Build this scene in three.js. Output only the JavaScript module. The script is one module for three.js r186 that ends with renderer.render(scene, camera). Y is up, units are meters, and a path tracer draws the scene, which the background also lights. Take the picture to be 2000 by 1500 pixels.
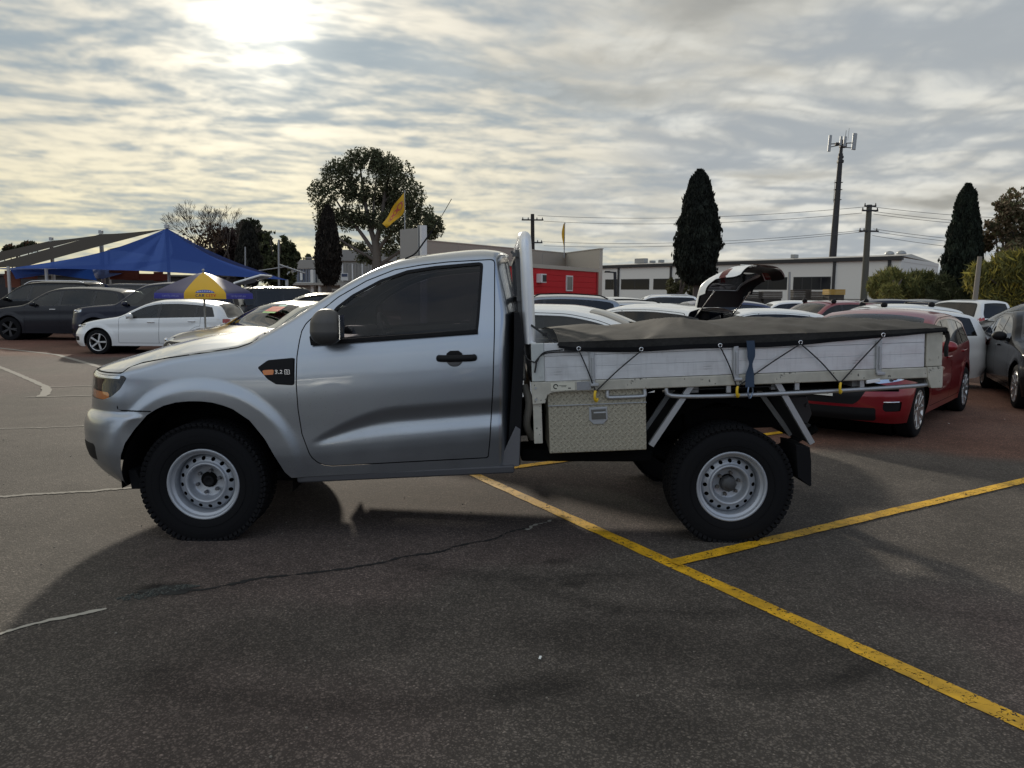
import * as THREE from 'three';
import { mergeGeometries, mergeVertices } from 'three/addons/utils/BufferGeometryUtils.js';
import { RoundedBoxGeometry } from 'three/addons/geometries/RoundedBoxGeometry.js';
import { FontLoader } from 'three/addons/loaders/FontLoader.js';
import { TextGeometry } from 'three/addons/geometries/TextGeometry.js';

// ------------------------------------------------------------------ camera, sky, sun, exposure
const scene = new THREE.Scene();
const EYE = 1.53, PITCH = Math.atan(176 / 1500), ROLL = 0.5 * Math.PI / 180;
const camera = new THREE.PerspectiveCamera(53.13, 4 / 3, 0.1, 900);
camera.position.set(0, EYE, 0);
camera.rotation.order = 'YXZ';
camera.rotation.set(-PITCH, 0, ROLL);
camera.updateMatrixWorld(true);
scene.add(camera);

// value noise -----------------------------------------------------------------------------------
const PERM = new Uint8Array(512);
{ let s = 1234567; const p = [...Array(256).keys()];
  for (let i = 255; i > 0; i--) { s = (s * 1103515245 + 12345) & 0x7fffffff; const j = s % (i + 1); [p[i], p[j]] = [p[j], p[i]]; }
  for (let i = 0; i < 512; i++) PERM[i] = p[i & 255]; }
function vn(x, y) {
  const xi = Math.floor(x), yi = Math.floor(y), fx = x - xi, fy = y - yi, X = xi & 255, Y = yi & 255;
  const u = fx * fx * fx * (fx * (fx * 6 - 15) + 10), v = fy * fy * fy * (fy * (fy * 6 - 15) + 10);
  const a = PERM[PERM[X] + Y], b = PERM[PERM[(X + 1) & 255] + Y], c = PERM[PERM[X] + ((Y + 1) & 255)], d = PERM[PERM[(X + 1) & 255] + ((Y + 1) & 255)];
  return (a + (b - a) * u + (c - a) * v + (a - b - c + d) * u * v) / 255;
}
function fbm(x, y, n = 5, g = 0.5) { let s = 0, a = 1, t = 0; for (let i = 0; i < n; i++) { s += a * vn(x, y); t += a; a *= g; const q = x * 1.62 - y * 1.21 + 17.3; y = x * 1.21 + y * 1.62 + 9.1; x = q; } return s / t; }
function mulberry(a) { return () => { a |= 0; a = a + 0x6D2B79F5 | 0; let t = Math.imul(a ^ a >>> 15, 1 | a); t = t + Math.imul(t ^ t >>> 7, 61 | t) ^ t; return ((t ^ t >>> 14) >>> 0) / 4294967296; }; }
const clamp = (x, a = 0, b = 1) => Math.min(b, Math.max(a, x));
const ss = (a, b, x) => { const t = clamp((x - a) / (b - a)); return t * t * (3 - 2 * t); };
const lerp = (a, b, t) => a + (b - a) * t;

// the sun stands behind thin cloud at the upper left
const SUN = new THREE.Vector3(-0.325, 0.36, -1.05).normalize();
const SKYW = 4096, SKYH = 2048;
function skyTexture() {
  const data = new Float32Array(SKYW * SKYH * 4);
  for (let r = 0; r < SKYH; r++) {
    const el = ((r + 0.5) / SKYH - 0.5) * Math.PI, y = Math.sin(el), c = Math.cos(el);
    for (let k = 0; k < SKYW; k++) {
      const o = (r * SKYW + k) * 4; data[o + 3] = 1;
      if (y < -0.01) { data[o] = 0.11; data[o + 1] = 0.1; data[o + 2] = 0.09; continue; }
      const az = ((k + 0.5) / SKYW - 0.5) * 2 * Math.PI, x = Math.cos(az) * c, z = Math.sin(az) * c;
      const h = Math.max(y, 0) + 0.085, px = x / h, pz = -z / h;
      const right = ss(-0.10, 0.34, x + 0.22 * (vn(px * 0.8, pz * 0.8) - 0.5) + 0.1 * (vn(px * 3, pz * 3) - 0.5));
      const al = px * 0.955 + pz * 0.295, ac = -px * 0.295 + pz * 0.955;
      let n1 = 0, n2 = 0;
      if (right < 0.999) {
        const w = fbm(al * 0.45 + 3, ac * 0.9 + 7, 4), w2 = fbm(al * 1.1 + 31, ac * 1.6 + 2, 3);
        n1 = 0.42 * fbm(al * 0.50 + w * 2.2, ac * 1.7 + w * 2.1, 6, 0.58) + 0.28 * fbm(al * 1.9 + w2 + 40, ac * 5.2 + w * 3, 6, 0.62) + 0.30 * fbm(al * 6.5 + w2 * 3, ac * 10 + w2 * 4 + 9, 4, 0.6);
      }
      let puff = 0;
      if (right > 0.001) { const w = fbm(px * 1.3 + 11, pz * 1.3 + 5, 4) - 0.5, qx = px + 0.35 * w, qz = pz + 0.28 * w; let am = 1, f = 2.6, t = 0; for (let i = 0; i < 6; i++) { puff += am * (1 - Math.abs(2 * vn(qx * f + 13 * i, qz * f * 1.25 + 7 * i) - 1)); t += am; am *= 0.55; f *= 2.03; } puff = 1 - puff / t; n2 = 0.76 * fbm(qx * 0.85 + 1.7, qz * 1.25 + 20.4, 7, 0.54) + 0.24 * puff; }
      const s = clamp(x * SUN.x + y * SUN.y + z * SUN.z, -1, 1), ang = Math.acos(s) * 57.29578, near = Math.exp(-ang / 24);
      const back = ss(-0.2, 0.7, z); // behind the camera, away from the sun
      // left: blue-grey gaps between warm white streaks
      const c1 = 0.12 + 0.88 * ss(0.34, 0.60, n1), lowWarm = Math.exp(-y / 0.12) * ss(0.60, -0.3, x) * (1 - back);
      const wb = 0.60 + 0.22 * near + 0.6 * (n1 - 0.5);
      let R = lerp(0.27, wb * 1.03, c1), G = lerp(0.345, wb * 0.97, c1), B = lerp(0.41, wb * (0.84 - 0.22 * lowWarm), c1);
      R *= 1 + 0.20 * lowWarm; G *= 1 + 0.12 * lowWarm; B *= 1 - 0.02 * lowWarm;
      if (right > 0.001) {
        const c2 = 0.10 + 0.90 * ss(0.33, 0.56, n2), th = ss(0.44, 0.66, n2), hi = ss(0.26, 0.46, y), lit = (0.62 + 0.20 * near) * (0.78 + 0.42 * ss(0.15, 0.72, puff)), edge = lerp(lit, lit * 0.54, th * (1 - 0.6 * near) * (0.55 + 0.45 * ss(0.70, 0.20, puff))), q = c2 * (1 - 0.55 * hi);
        R = lerp(R, lerp(lerp(0.35, 0.27, hi), edge, q), right); G = lerp(G, lerp(lerp(0.385, 0.32, hi), edge * 0.985, q), right); B = lerp(B, lerp(lerp(0.415, 0.39, hi), edge * 0.90, q), right);
      }
      // glare of the veiled sun
      const gl = (0.55 * Math.exp(-Math.pow(ang / 2.8, 2)) + 0.40 * Math.exp(-Math.pow(ang / 5.0, 2)) * ss(0.36, 0.62, n1)) * (0.5 + 1.0 * ss(0.25, 0.6, n1)) + 0.21 * Math.exp(-Math.pow(ang / 8.0, 1.5)) * (0.4 + 1.3 * (n1 - 0.2));
      R += gl; G += gl * 0.95; B += gl * 0.80;
      const bk = 1 + 0.30 * back; R *= bk * (1 - 0.14 * back); G *= bk * (1 - 0.02 * back); B *= bk * (1 + 0.20 * back);
      data[o] = R; data[o + 1] = G; data[o + 2] = B;
    }
  }
  const t = new THREE.DataTexture(data, SKYW, SKYH, THREE.RGBAFormat, THREE.FloatType);
  t.mapping = THREE.EquirectangularReflectionMapping; t.magFilter = t.minFilter = THREE.LinearFilter; t.needsUpdate = true;
  return t;
}
scene.background = skyTexture();
scene.environment = scene.background;

const sun = new THREE.DirectionalLight(new THREE.Color(1.0, 0.91, 0.76), 2.8);
sun.position.copy(SUN).multiplyScalar(120); sun.castShadow = true; sun.shadow.radius = 4;
sun.shadow.mapSize.set(4096, 4096);
Object.assign(sun.shadow.camera, { left: -40, right: 40, top: 40, bottom: -40, near: 1, far: 260 });
scene.add(sun); scene.add(sun.target);

const renderer = new THREE.WebGLRenderer({ antialias: true });
renderer.setSize(1024, 768);
renderer.toneMapping = THREE.LinearToneMapping;
renderer.toneMappingExposure = 1.08;
renderer.shadowMap.enabled = true;

// ------------------------------------------------------------------ helpers
const used = {};
function numbered(n) { used[n] = (used[n] ?? -1) + 1; return used[n] ? `${n}_${String(used[n]).padStart(3, '0')}` : n; }
function tag(o, label, category, group, kind) { Object.assign(o.userData, { label, category }); if (group) o.userData.group = group; if (kind) o.userData.kind = kind; return o; }
function thing(name, label, category, pos = [0, 0, 0], turn = 0, group) { const g = new THREE.Group(); g.name = numbered(name); g.position.set(...pos); g.rotation.y = turn; scene.add(g); return tag(g, label, category, group); }
function put(name, geo, mat, parent) {
  const g = Array.isArray(geo) ? merge(geo) : geo, m = new THREE.Mesh(g, mat);
  m.name = parent ? name : numbered(name); m.castShadow = m.receiveShadow = true; (parent ?? scene).add(m); return m;
}
function structure(name, geo, mat) { const m = put(name, geo, mat); m.userData.kind = 'structure'; return m; }
function merge(list) {
  const a = list.filter(Boolean).map(g => { const q = g.index ? g.toNonIndexed() : g.clone(); for (const k of Object.keys(q.attributes)) if (!['position', 'normal', 'uv'].includes(k)) q.deleteAttribute(k); if (!q.attributes.uv) q.setAttribute('uv', new THREE.BufferAttribute(new Float32Array(q.attributes.position.count * 2), 2)); if (!q.attributes.normal) q.computeVertexNormals(); return q; });
  return a.length === 1 ? a[0] : mergeGeometries(a);
}
const mat = (r, g, b, rough = 0.6, metal = 0, more = {}) => new THREE.MeshPhysicalMaterial({ color: new THREE.Color().setRGB(r, g, b), roughness: rough, metalness: metal, ...more });
const box = (w, h, d, x, y, z, r = 0) => { const g = r ? new RoundedBoxGeometry(w, h, d, 2, r) : new THREE.BoxGeometry(w, h, d); g.translate(x, y, z); return g; };
const V = (x, y, z) => new THREE.Vector3(x, y, z);
function bar(a, b, w, h, up = V(0, 1, 0), r = 0) { // a box-section bar between two points
  const d = b.clone().sub(a), L = d.length(), g = r ? new RoundedBoxGeometry(w, h, L, 2, r) : new THREE.BoxGeometry(w, h, L);
  const m = new THREE.Matrix4().lookAt(b, a, up); g.applyMatrix4(m.setPosition(a.clone().add(b).multiplyScalar(0.5))); return g;
}
function rod(a, b, r, r2 = r, n = 10) { const d = b.clone().sub(a), g = new THREE.CylinderGeometry(r2, r, d.length(), n); g.applyQuaternion(new THREE.Quaternion().setFromUnitVectors(V(0, 1, 0), d.normalize())); g.translate((a.x + b.x) / 2, (a.y + b.y) / 2, (a.z + b.z) / 2); return g; }
function tube(pts, r, n = 40, m = 10, closed = false) { return new THREE.TubeGeometry(new THREE.CatmullRomCurve3(pts, closed, 'centripetal'), n, r, m, closed); }
function plate(pts, depth, bevel = 0.003) { // an outline in x,y given thickness along z (0..depth)
  const s = new THREE.Shape(pts.map(p => new THREE.Vector2(p[0], p[1])));
  return new THREE.ExtrudeGeometry(s, { depth, bevelEnabled: bevel > 0, bevelThickness: bevel, bevelSize: bevel, bevelOffset: -bevel, bevelSegments: 2, curveSegments: 12 });
}
const lathe = (pts, n = 64) => { const g = new THREE.LatheGeometry(pts.map(p => new THREE.Vector2(p[0], p[1])), n); g.rotateX(Math.PI / 2); return g; }; // axis along +z
// piecewise curve through [x, y] points, monotone cubic
function curve(P) {
  const n = P.length, d = [], m = [];
  for (let i = 0; i < n - 1; i++) d.push((P[i + 1][1] - P[i][1]) / (P[i + 1][0] - P[i][0]));
  for (let i = 0; i < n; i++) m.push(i === 0 ? d[0] : i === n - 1 ? d[n - 2] : d[i - 1] * d[i] <= 0 ? 0 : (2 * d[i - 1] * d[i]) / (d[i - 1] + d[i]));
  return x => {
    if (x <= P[0][0]) return P[0][1]; if (x >= P[n - 1][0]) return P[n - 1][1];
    let i = 0; while (x > P[i + 1][0]) i++;
    const h = P[i + 1][0] - P[i][0], t = (x - P[i][0]) / h, t2 = t * t, t3 = t2 * t;
    return (2 * t3 - 3 * t2 + 1) * P[i][1] + (t3 - 2 * t2 + t) * h * m[i] + (-2 * t3 + 3 * t2) * P[i + 1][1] + (t3 - t2) * h * m[i + 1];
  };
}
function polySDF(P) { // signed distance to a closed polygon, negative inside
  const n = P.length;
  return (x, y) => {
    let d = 1e9, s = 1;
    for (let i = 0, j = n - 1; i < n; j = i++) {
      const ex = P[j][0] - P[i][0], ey = P[j][1] - P[i][1], wx = x - P[i][0], wy = y - P[i][1], t = clamp((wx * ex + wy * ey) / (ex * ex + ey * ey));
      const bx = wx - ex * t, by = wy - ey * t; d = Math.min(d, bx * bx + by * by);
      const c1 = y >= P[i][1], c2 = y < P[j][1], c3 = ex * wy > ey * wx;
      if ((c1 && c2 && c3) || (!c1 && !c2 && !c3)) s = -s;
    }
    return s * Math.sqrt(d);
  };
}
// splits a triangle soup by the sign of f(x, y, z): [inside (f < 0), outside]
function split(geo, f) {
  const g = geo.index ? geo.toNonIndexed() : geo, P = g.attributes.position.array, N = g.attributes.normal.array, out = [[[], []], [[], []]];
  const val = new Float32Array(P.length / 3); for (let i = 0; i < val.length; i++) val[i] = f(P[3 * i], P[3 * i + 1], P[3 * i + 2]);
  const push = (o, v) => { o[0].push(v[0], v[1], v[2]); o[1].push(v[3], v[4], v[5]); };
  for (let t = 0; t < val.length; t += 3) {
    const v = [0, 1, 2].map(k => { const i = (t + k) * 3; return [P[i], P[i + 1], P[i + 2], N[i], N[i + 1], N[i + 2], val[t + k]]; });
    const neg = v.map(a => a[6] < 0), c = neg.filter(Boolean).length;
    if (c === 0 || c === 3) { const o = out[c ? 0 : 1]; v.forEach(a => push(o, a)); continue; }
    for (const side of [0, 1]) {
      const poly = [];
      for (let k = 0; k < 3; k++) {
        const a = v[k], b = v[(k + 1) % 3], inA = (a[6] < 0) === (side === 0), inB = (b[6] < 0) === (side === 0);
        if (inA) poly.push(a);
        if (inA !== inB) { const s = a[6] / (a[6] - b[6]); poly.push(a.map((q, i) => q + (b[i] - q) * s)); }
      }
      for (let k = 2; k < poly.length; k++) { push(out[side], poly[0]); push(out[side], poly[k - 1]); push(out[side], poly[k]); }
    }
  }
  return out.map(o => { if (!o[0].length) return null; const q = new THREE.BufferGeometry(); q.setAttribute('position', new THREE.BufferAttribute(new Float32Array(o[0]), 3)); q.setAttribute('normal', new THREE.BufferAttribute(new Float32Array(o[1]), 3)); return q; });
}
function shift(geo, d) { // pushes a surface along its normals
  if (!geo) return geo; const g = geo.clone(), p = g.attributes.position, n = g.attributes.normal;
  for (let i = 0; i < p.count; i++) p.setXYZ(i, p.getX(i) + n.getX(i) * d, p.getY(i) + n.getY(i) * d, p.getZ(i) + n.getZ(i) * d); return g;
}
// a smooth surface from a grid of points; `out` is a point inside, so that faces look away from it
function gridSurface(nu, nv, at) {
  const pos = new Float32Array((nu + 1) * (nv + 1) * 3), idx = [], uv = new Float32Array((nu + 1) * (nv + 1) * 2);
  for (let i = 0; i <= nu; i++) for (let j = 0; j <= nv; j++) { const k = i * (nv + 1) + j, p = at(i, j); pos.set(p, k * 3); uv[2 * k] = i / nu; uv[2 * k + 1] = j / nv; if (i < nu && j < nv) idx.push(k, k + nv + 1, k + 1, k + 1, k + nv + 1, k + nv + 2); }
  const g = new THREE.BufferGeometry(); g.setAttribute('position', new THREE.BufferAttribute(pos, 3)); g.setAttribute('uv', new THREE.BufferAttribute(uv, 2)); g.setIndex(idx); g.computeVertexNormals(); return g;
}
function flip(g) { const i = g.index.array; for (let k = 0; k < i.length; k += 3) { const t = i[k]; i[k] = i[k + 1]; i[k + 1] = t; } g.computeVertexNormals(); return g; }
// a vehicle's closed skin: stations along x with plan-rounded ends, rows up the side, over the edge and across the top; nose at -x
function shell(s) {
  const st = [], Ln = s.noseL, Lt = s.tailL, nn = s.nNose ?? 10, nt = s.nTail ?? 8;
  for (let i = 0; i <= nn; i++) { const a = i / nn * Math.PI / 2; st.push([s.x0 + Ln * (1 - Math.cos(a)), Math.pow(Math.sin(a), s.nosePow ?? 1)]); }
  const nm = Math.max(2, Math.round((s.x1 - Lt - s.x0 - Ln) / s.dx)); for (let i = 1; i < nm; i++) st.push([lerp(s.x0 + Ln, s.x1 - Lt, i / nm), 1]);
  for (let i = 0; i <= nt; i++) { const a = (1 - i / nt) * Math.PI / 2; st.push([s.x1 - Lt * (1 - Math.cos(a)), Math.pow(Math.sin(a), s.tailPow ?? 0.8)]); }
  const n1 = s.nSide, n2 = s.nEdge ?? 5, n3 = s.nTop, half = n1 + n2 + n3, kn = x => 1 - ss(s.x0 + Ln * 0.3, s.x0 + Ln + 0.5, x), kt = x => ss(s.x1 - Lt - 0.35, s.x1 - Lt * 0.3, x);
  const warp = (x, y) => x + (s.xn(y) - s.x0) * kn(x) + (s.xt(y) - s.x1) * kt(x);
  const row = (X, m, j) => {
    const yb = s.bot(X), yE = s.yE(X), yC = s.yC(X), r = Math.min(s.edge(X), (yE - yb) * 0.4), rw = r * (s.edgeK ?? 1.1);
    if (j <= n1) { const y = lerp(yb, yE - r, j / n1); return [warp(X, y), y, s.W(X, y) * m]; }
    if (j <= n1 + n2) { const a = (j - n1) / n2 * Math.PI / 2, y = yE - r + r * Math.sin(a); return [warp(X, y), y, (s.W(X, y) - rw * (1 - Math.cos(a))) * m]; }
    const w = s.W(X, yE) - rw, t = 1 - (j - n1 - n2) / n3, y = yE + (yC - yE) * (1 - Math.pow(t, s.topPow ?? 2.2)); return [warp(X, y), y, w * t * m];
  };
  return gridSurface(st.length - 1, 2 * half, (i, j) => { const [X, m] = st[i]; if (j <= half) return row(X, m, j); const p = row(X, m, 2 * half - j); return [p[0], p[1], -p[2]]; });
}
// pixel of the photograph -> a ray; used to measure where far things stand
function ray(px, py) { return V((px - 1000) / 1500, (750 - py) / 1500, -1).applyQuaternion(camera.quaternion); }
function at(px, py, depth) { const d = ray(px, py); return V(d.x / -d.z * depth, EYE + d.y / -d.z * depth, -depth); }
function ground(px, py) { const d = ray(px, py), t = -EYE / d.y; return V(d.x * t, 0, d.z * t); }
// ------------------------------------------------------------------ ground
const asphalt = (() => {
  const n = 1024, c = new Uint8Array(n * n * 4), b = new Uint8Array(n * n * 4), rnd = mulberry(77), h = new Float32Array(n * n), cv = new Float32Array(n * n), tone = new Float32Array(n * n);
  // rounded stones pressed into dark binder, scattered at random and wrapped at the edge
  for (let k = 0; k < 52000; k++) { const x = rnd() * n, y = rnd() * n, r = 1.0 + rnd() * rnd() * 3.2, v = 0.45 + rnd() * 0.55, t = rnd(); for (let j = -4; j <= 4; j++) for (let i = -4; i <= 4; i++) { const d = 1 - Math.hypot(i, j * (0.8 + 0.4 * t)) / r; if (d <= 0) continue; const o = ((Math.floor(y + j) + n) % n) * n + (Math.floor(x + i) + n) % n; const hh = Math.sqrt(d) * v; if (hh > h[o]) { h[o] = hh; tone[o] = t; } } }
  for (let y = 0; y < n; y++) for (let x = 0; x < n; x++) {
    const o = y * n + x, big = vn(x / 64, y / 64) * 0.5 + vn(x / 18 + 9, y / 18) * 0.5, s = tone[o], k = 0.74 + 0.22 * h[o] + (s > 0.95 ? 0.46 * h[o] : s > 0.70 ? 0.15 * h[o] : s < 0.25 ? -0.15 : 0) + 0.12 * (big - 0.5) + (rnd() - 0.5) * 0.10;
    c.set([clamp(112 * k, 0, 255), clamp(104 * k, 0, 255), clamp(96 * k, 0, 255), 255], o * 4); const v = clamp(h[o]) * 255; b.set([v, v, v, 255], o * 4);
  }
  const mk = (a, s) => { const t = new THREE.DataTexture(a, n, n); t.wrapS = t.wrapT = THREE.RepeatWrapping; t.magFilter = THREE.LinearFilter; t.minFilter = THREE.LinearMipmapLinearFilter; t.generateMipmaps = true; if (s) t.colorSpace = THREE.SRGBColorSpace; t.repeat.set(1 / 1.9, 1 / 1.9); t.needsUpdate = true; return t; };
  return [mk(c, true), mk(b)];
})();
const asphaltMat = new THREE.MeshPhysicalMaterial({ map: asphalt[0], bumpMap: asphalt[1], bumpScale: 0.003, roughness: 0.88, ior: 1.33, vertexColors: true });
{
  const axis = (a, b, fine, lo, hi, grow) => { const v = []; for (let x = lo; x <= hi + 1e-6; x += fine) v.push(x); let s = fine, x = hi; while (x < b) { s *= grow; x += s; v.push(Math.min(x, b)); } s = fine; x = lo; while (x > a) { s *= grow; x -= s; v.unshift(Math.max(x, a)); } return v; };
  const xs = axis(-420, 420, 0.07, -6, 6.5, 1.09), zs = axis(-420, 60, 0.07, -11, -1.8, 1.09), nx = xs.length - 1, nz = zs.length - 1;
  const g = gridSurface(nx, nz, (i, j) => [xs[i], 0, zs[j]]); flip(g);
  const p = g.attributes.position, u = g.attributes.uv, col = new Float32Array(p.count * 3);
  const blob = (x, z, cx, cz, rx, rz, a = 0) => { const dx = x - cx, dz = z - cz, c = Math.cos(a), s = Math.sin(a), q = Math.hypot((dx * c + dz * s) / rx, (-dx * s + dz * c) / rz) + 0.5 * (fbm(x * 5, z * 5, 3) - 0.5); return ss(1.15, 0.7, q); };
  const arc = (x, z, cx, cz, r, w, a0, a1) => { const a = Math.atan2(z - cz, x - cx), d = Math.abs(Math.hypot(x - cx, z - cz) - r); return ss(w, w * 0.3, d) * ss(a0, a0 + 0.2, a) * ss(a1, a1 - 0.2, a) * (0.6 + 0.8 * (fbm(x * 6, z * 6, 3) - 0.2)); };
  for (let i = 0; i < p.count; i++) {
    const x = p.getX(i), z = p.getZ(i); u.setXY(i, x, z);
    let k = 1 + 0.60 * (fbm(x * 0.45 + 4, z * 0.45, 4) - 0.5) + 0.44 * (fbm(x * 2.1, z * 2.1 + 30, 3) - 0.5), r = 1, gg = 1, b = 1;
    // reddish worn asphalt: strip beyond the bays on the right and under the parked rows on the left
    const red = Math.max(ss(-0.2, 0.5, -z - 7.3 + 0.25 * (x - 4) + 0.6 * (fbm(x * 0.8, z * 0.8, 3) - 0.5)) * ss(2.2, 3.0, x), ss(0, 1.2, -z - 17.2 - 0.12 * (x + 10) + 1.6 * (fbm(x * 0.3, z * 0.3, 3) - 0.5)) * ss(-4, -5, x)) * (0.55 + 0.5 * fbm(x * 0.7, z * 0.7 + 8, 3));
    r *= 1 + 0.80 * red; gg *= 1 - 0.02 * red; b *= 1 - 0.24 * red;
    const purple = ss(0.52, 0.66, fbm(x * 0.35 + 20, z * 0.35 + 3, 3)); r *= 1 + 0.07 * purple; gg *= 1 - 0.03 * purple;
    // oil spots and tyre scuffs
    k *= 1 - 0.62 * blob(x, z, 0.33, -3.93, 0.07, 0.05) - 0.45 * blob(x, z, 0.28, -4.28, 0.09, 0.03) - 0.4 * blob(x, z, 0.42, -4.06, 0.045, 0.02) - 0.35 * blob(x, z, 0.5, -3.6, 0.05, 0.03);
    k *= 1 - 0.40 * arc(x, z, 0.9, -4.6, 1.05, 0.09, 1.2, 2.6) - 0.46 * arc(x, z, 1.0, -3.6, 0.75, 0.07, 0.5, 2.0) - 0.36 * arc(x, z, 0.2, -5.5, 1.5, 0.10, 1.1, 2.3) - 0.34 * arc(x, z, -0.6, -4.6, 1.9, 0.12, 0.9, 2.2) - 0.34 * arc(x, z, 2.6, -4.4, 0.9, 0.07, 0.6, 2.4) - 0.28 * blob(x, z, 0.9, -3.2, 1.1, 0.25, 0.2) - 0.22 * blob(x, z, -0.9, -3.3, 0.7, 0.3, -0.3) - 0.25 * blob(x, z, 0.3, -2.7, 0.5, 0.2, 0.5) - 0.18 * blob(x, z, 3.1, -4.4, 0.9, 0.2, 0.15);
    k *= 1 - 0.86 * blob(x, z, -1.77, -3.80, 0.16, 0.085, 0.1);
    k *= 1 - 0.14 * blob(x, z, 1.6, -4.6, 0.9, 0.5) ;
    col.set([k * r, k * gg, k * b], i * 3);
  }
  g.setAttribute('color', new THREE.BufferAttribute(col, 3));
  structure('ground', g, asphaltMat);
}
const flatStrip = (pts, w, y, rag = 0, seed = 1) => { // a strip lying on the ground along points [x, z], optionally ragged
  const rnd = mulberry(seed), P = []; const crv = new THREE.CatmullRomCurve3(pts.map(p => V(p[0], 0, p[1])), false, 'catmullrom', 0.15), L = crv.getLength(), n = Math.max(2, Math.ceil(L / (rag ? 0.02 : 0.4)));
  return gridSurface(n, 1, (i, j) => { const t = i / n, p = crv.getPointAt(t), d = crv.getTangentAt(t), k = typeof w === 'function' ? w(t) : w, o = rag ? (rnd() - 0.5) * rag : 0, c = rag ? (fbm(t * L * 5 + seed, seed * 3, 4) - 0.5) * rag * 5 : 0; return [p.x - d.z * ((j ? 1 : -1) * k / 2 + o + c), y, p.z + d.x * ((j ? 1 : -1) * k / 2 + o + c)]; });
};
{
  // yellow bay lines: paint worn off the tops of the stones
  const n = 1024, cA = new Uint8Array(n * n * 4), rnd = mulberry(21); for (let y = 0; y < n; y++) for (let x = 0; x < n; x++) { const f = fbm(x / 14, y / 14, 4, 0.6), q = fbm(x / 70 + 7, y / 70, 3), crack = Math.abs(fbm(x / 40 + 3, y / 40 + 1, 3) - 0.5), v = f + 0.30 * (q - 0.5) > 0.285 && crack > 0.006 + 0.006 * rnd() ? 255 : 0; cA.set([v, v, v, 255], (y * n + x) * 4); }
  const t = new THREE.DataTexture(cA, n, n); t.wrapS = t.wrapT = THREE.RepeatWrapping; t.magFilter = THREE.LinearFilter; t.repeat.set(0.9, 0.9); t.needsUpdate = true;
  const cm = new Uint8Array(256 * 256 * 4); for (let y = 0; y < 256; y++) for (let x = 0; x < 256; x++) { const k = 0.82 + 0.34 * (fbm(x / 18, y / 18, 4) - 0.5); cm.set([255 * k, 196 * k, 34 * k, 255], (y * 256 + x) * 4); }
  const tc = new THREE.DataTexture(cm, 256, 256); tc.colorSpace = THREE.SRGBColorSpace; tc.wrapS = tc.wrapT = THREE.RepeatWrapping; tc.magFilter = THREE.LinearFilter; tc.repeat.set(0.8, 0.8); tc.needsUpdate = true;
  const paint = new THREE.MeshPhysicalMaterial({ map: tc, alphaMap: t, alphaTest: 0.5, roughness: 0.6 });
  const line = (a, b, w, y) => { const dx = b[0] - a[0], dz = b[1] - a[1], L = Math.hypot(dx, dz), ux = dx / L, uz = dz / L, N = Math.ceil(L / 0.05); const g = gridSurface(N, 4, (i, j) => { const s = i / N * L, o = (j / 4 - 0.5) * w + (j === 0 || j === 4 ? (fbm(s * 9, j * 5, 3) - 0.5) * 0.012 : 0); return [a[0] + ux * s - uz * o, y, a[1] + uz * s + ux * o]; }); const p = g.attributes.position, u = g.attributes.uv; for (let i = 0; i < p.count; i++) u.setXY(i, p.getX(i), p.getZ(i)); return g; };
  const d1 = [0.4995, 0.8663], d2 = [0.8495, -0.5276];
  structure('bay_line', line([-0.34, -6.44], [-0.34 + d1[0] * 7.2, -6.44 + d1[1] * 7.2], 0.100, 0.004), paint);
  structure('bay_line', line([0.90 + 0.03, -4.235 - 0.02], [0.94 + d2[0] * 4.6, -4.23 + d2[1] * 4.6], 0.100, 0.008), paint);
  structure('bay_line', line([-0.37, -6.425], [-0.34 + d2[0] * 4.6, -6.44 + d2[1] * 4.6], 0.100, 0.008), paint);
  // crack: pale sealing compound at the left, open dark joint to the right; dark patch where it was filled
  const pale = mat(0.36, 0.34, 0.29, 0.8), dark = mat(0.010, 0.010, 0.010, 0.9), seam = mat(0.19, 0.175, 0.15, 0.85);
  structure('crack_sealant', flatStrip([[-2.75, -2.92], [-2.5, -3.1], [-2.27, -3.27], [-2.16, -3.42], [-2.05, -3.5], [-1.96, -3.57]], t => (0.016 + 0.016 * fbm(t * 20, 4, 3)) * (t > 0.8 ? 1.3 : 1), 0.004, 0.012, 3), pale);
  structure('crack', flatStrip([[-1.70, -3.80], [-1.58, -3.82], [-1.4, -3.93], [-1.12, -4.07], [-0.95, -4.11], [-0.72, -4.24], [-0.5, -4.4], [-0.3, -4.52], [-0.08, -4.72], [0.10, -4.9]], t => 0.034 * (1 - 0.55 * t) * Math.pow(0.35 + 1.1 * fbm(t * 42, 2, 4), 1.6), 0.003, 0.016, 5), dark);
  { const s = new THREE.Shape(), rnd = mulberry(6); for (let k = 0; k <= 40; k++) { const a = k / 40 * Math.PI * 2, r = 0.55 + 0.9 * fbm(Math.cos(a) * 3.2 + 5, Math.sin(a) * 2.2 + 5, 4), x = -1.77 + 0.13 * r * Math.cos(a), z = -3.80 + 0.07 * r * Math.sin(a) - 0.02 * Math.cos(a); k ? s.lineTo(x, -z) : s.moveTo(x, -z); } const g = new THREE.ShapeGeometry(s); g.rotateX(-Math.PI / 2); g.translate(0, 0.002, 0); structure('filled_hole', g, mat(0.014, 0.015, 0.014, 0.85)); }
  structure('crack_sealant', flatStrip([[0.08, -4.88], [0.18, -4.98], [0.29, -5.08]], 0.010, 0.005, 0.03, 9), pale);
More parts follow.
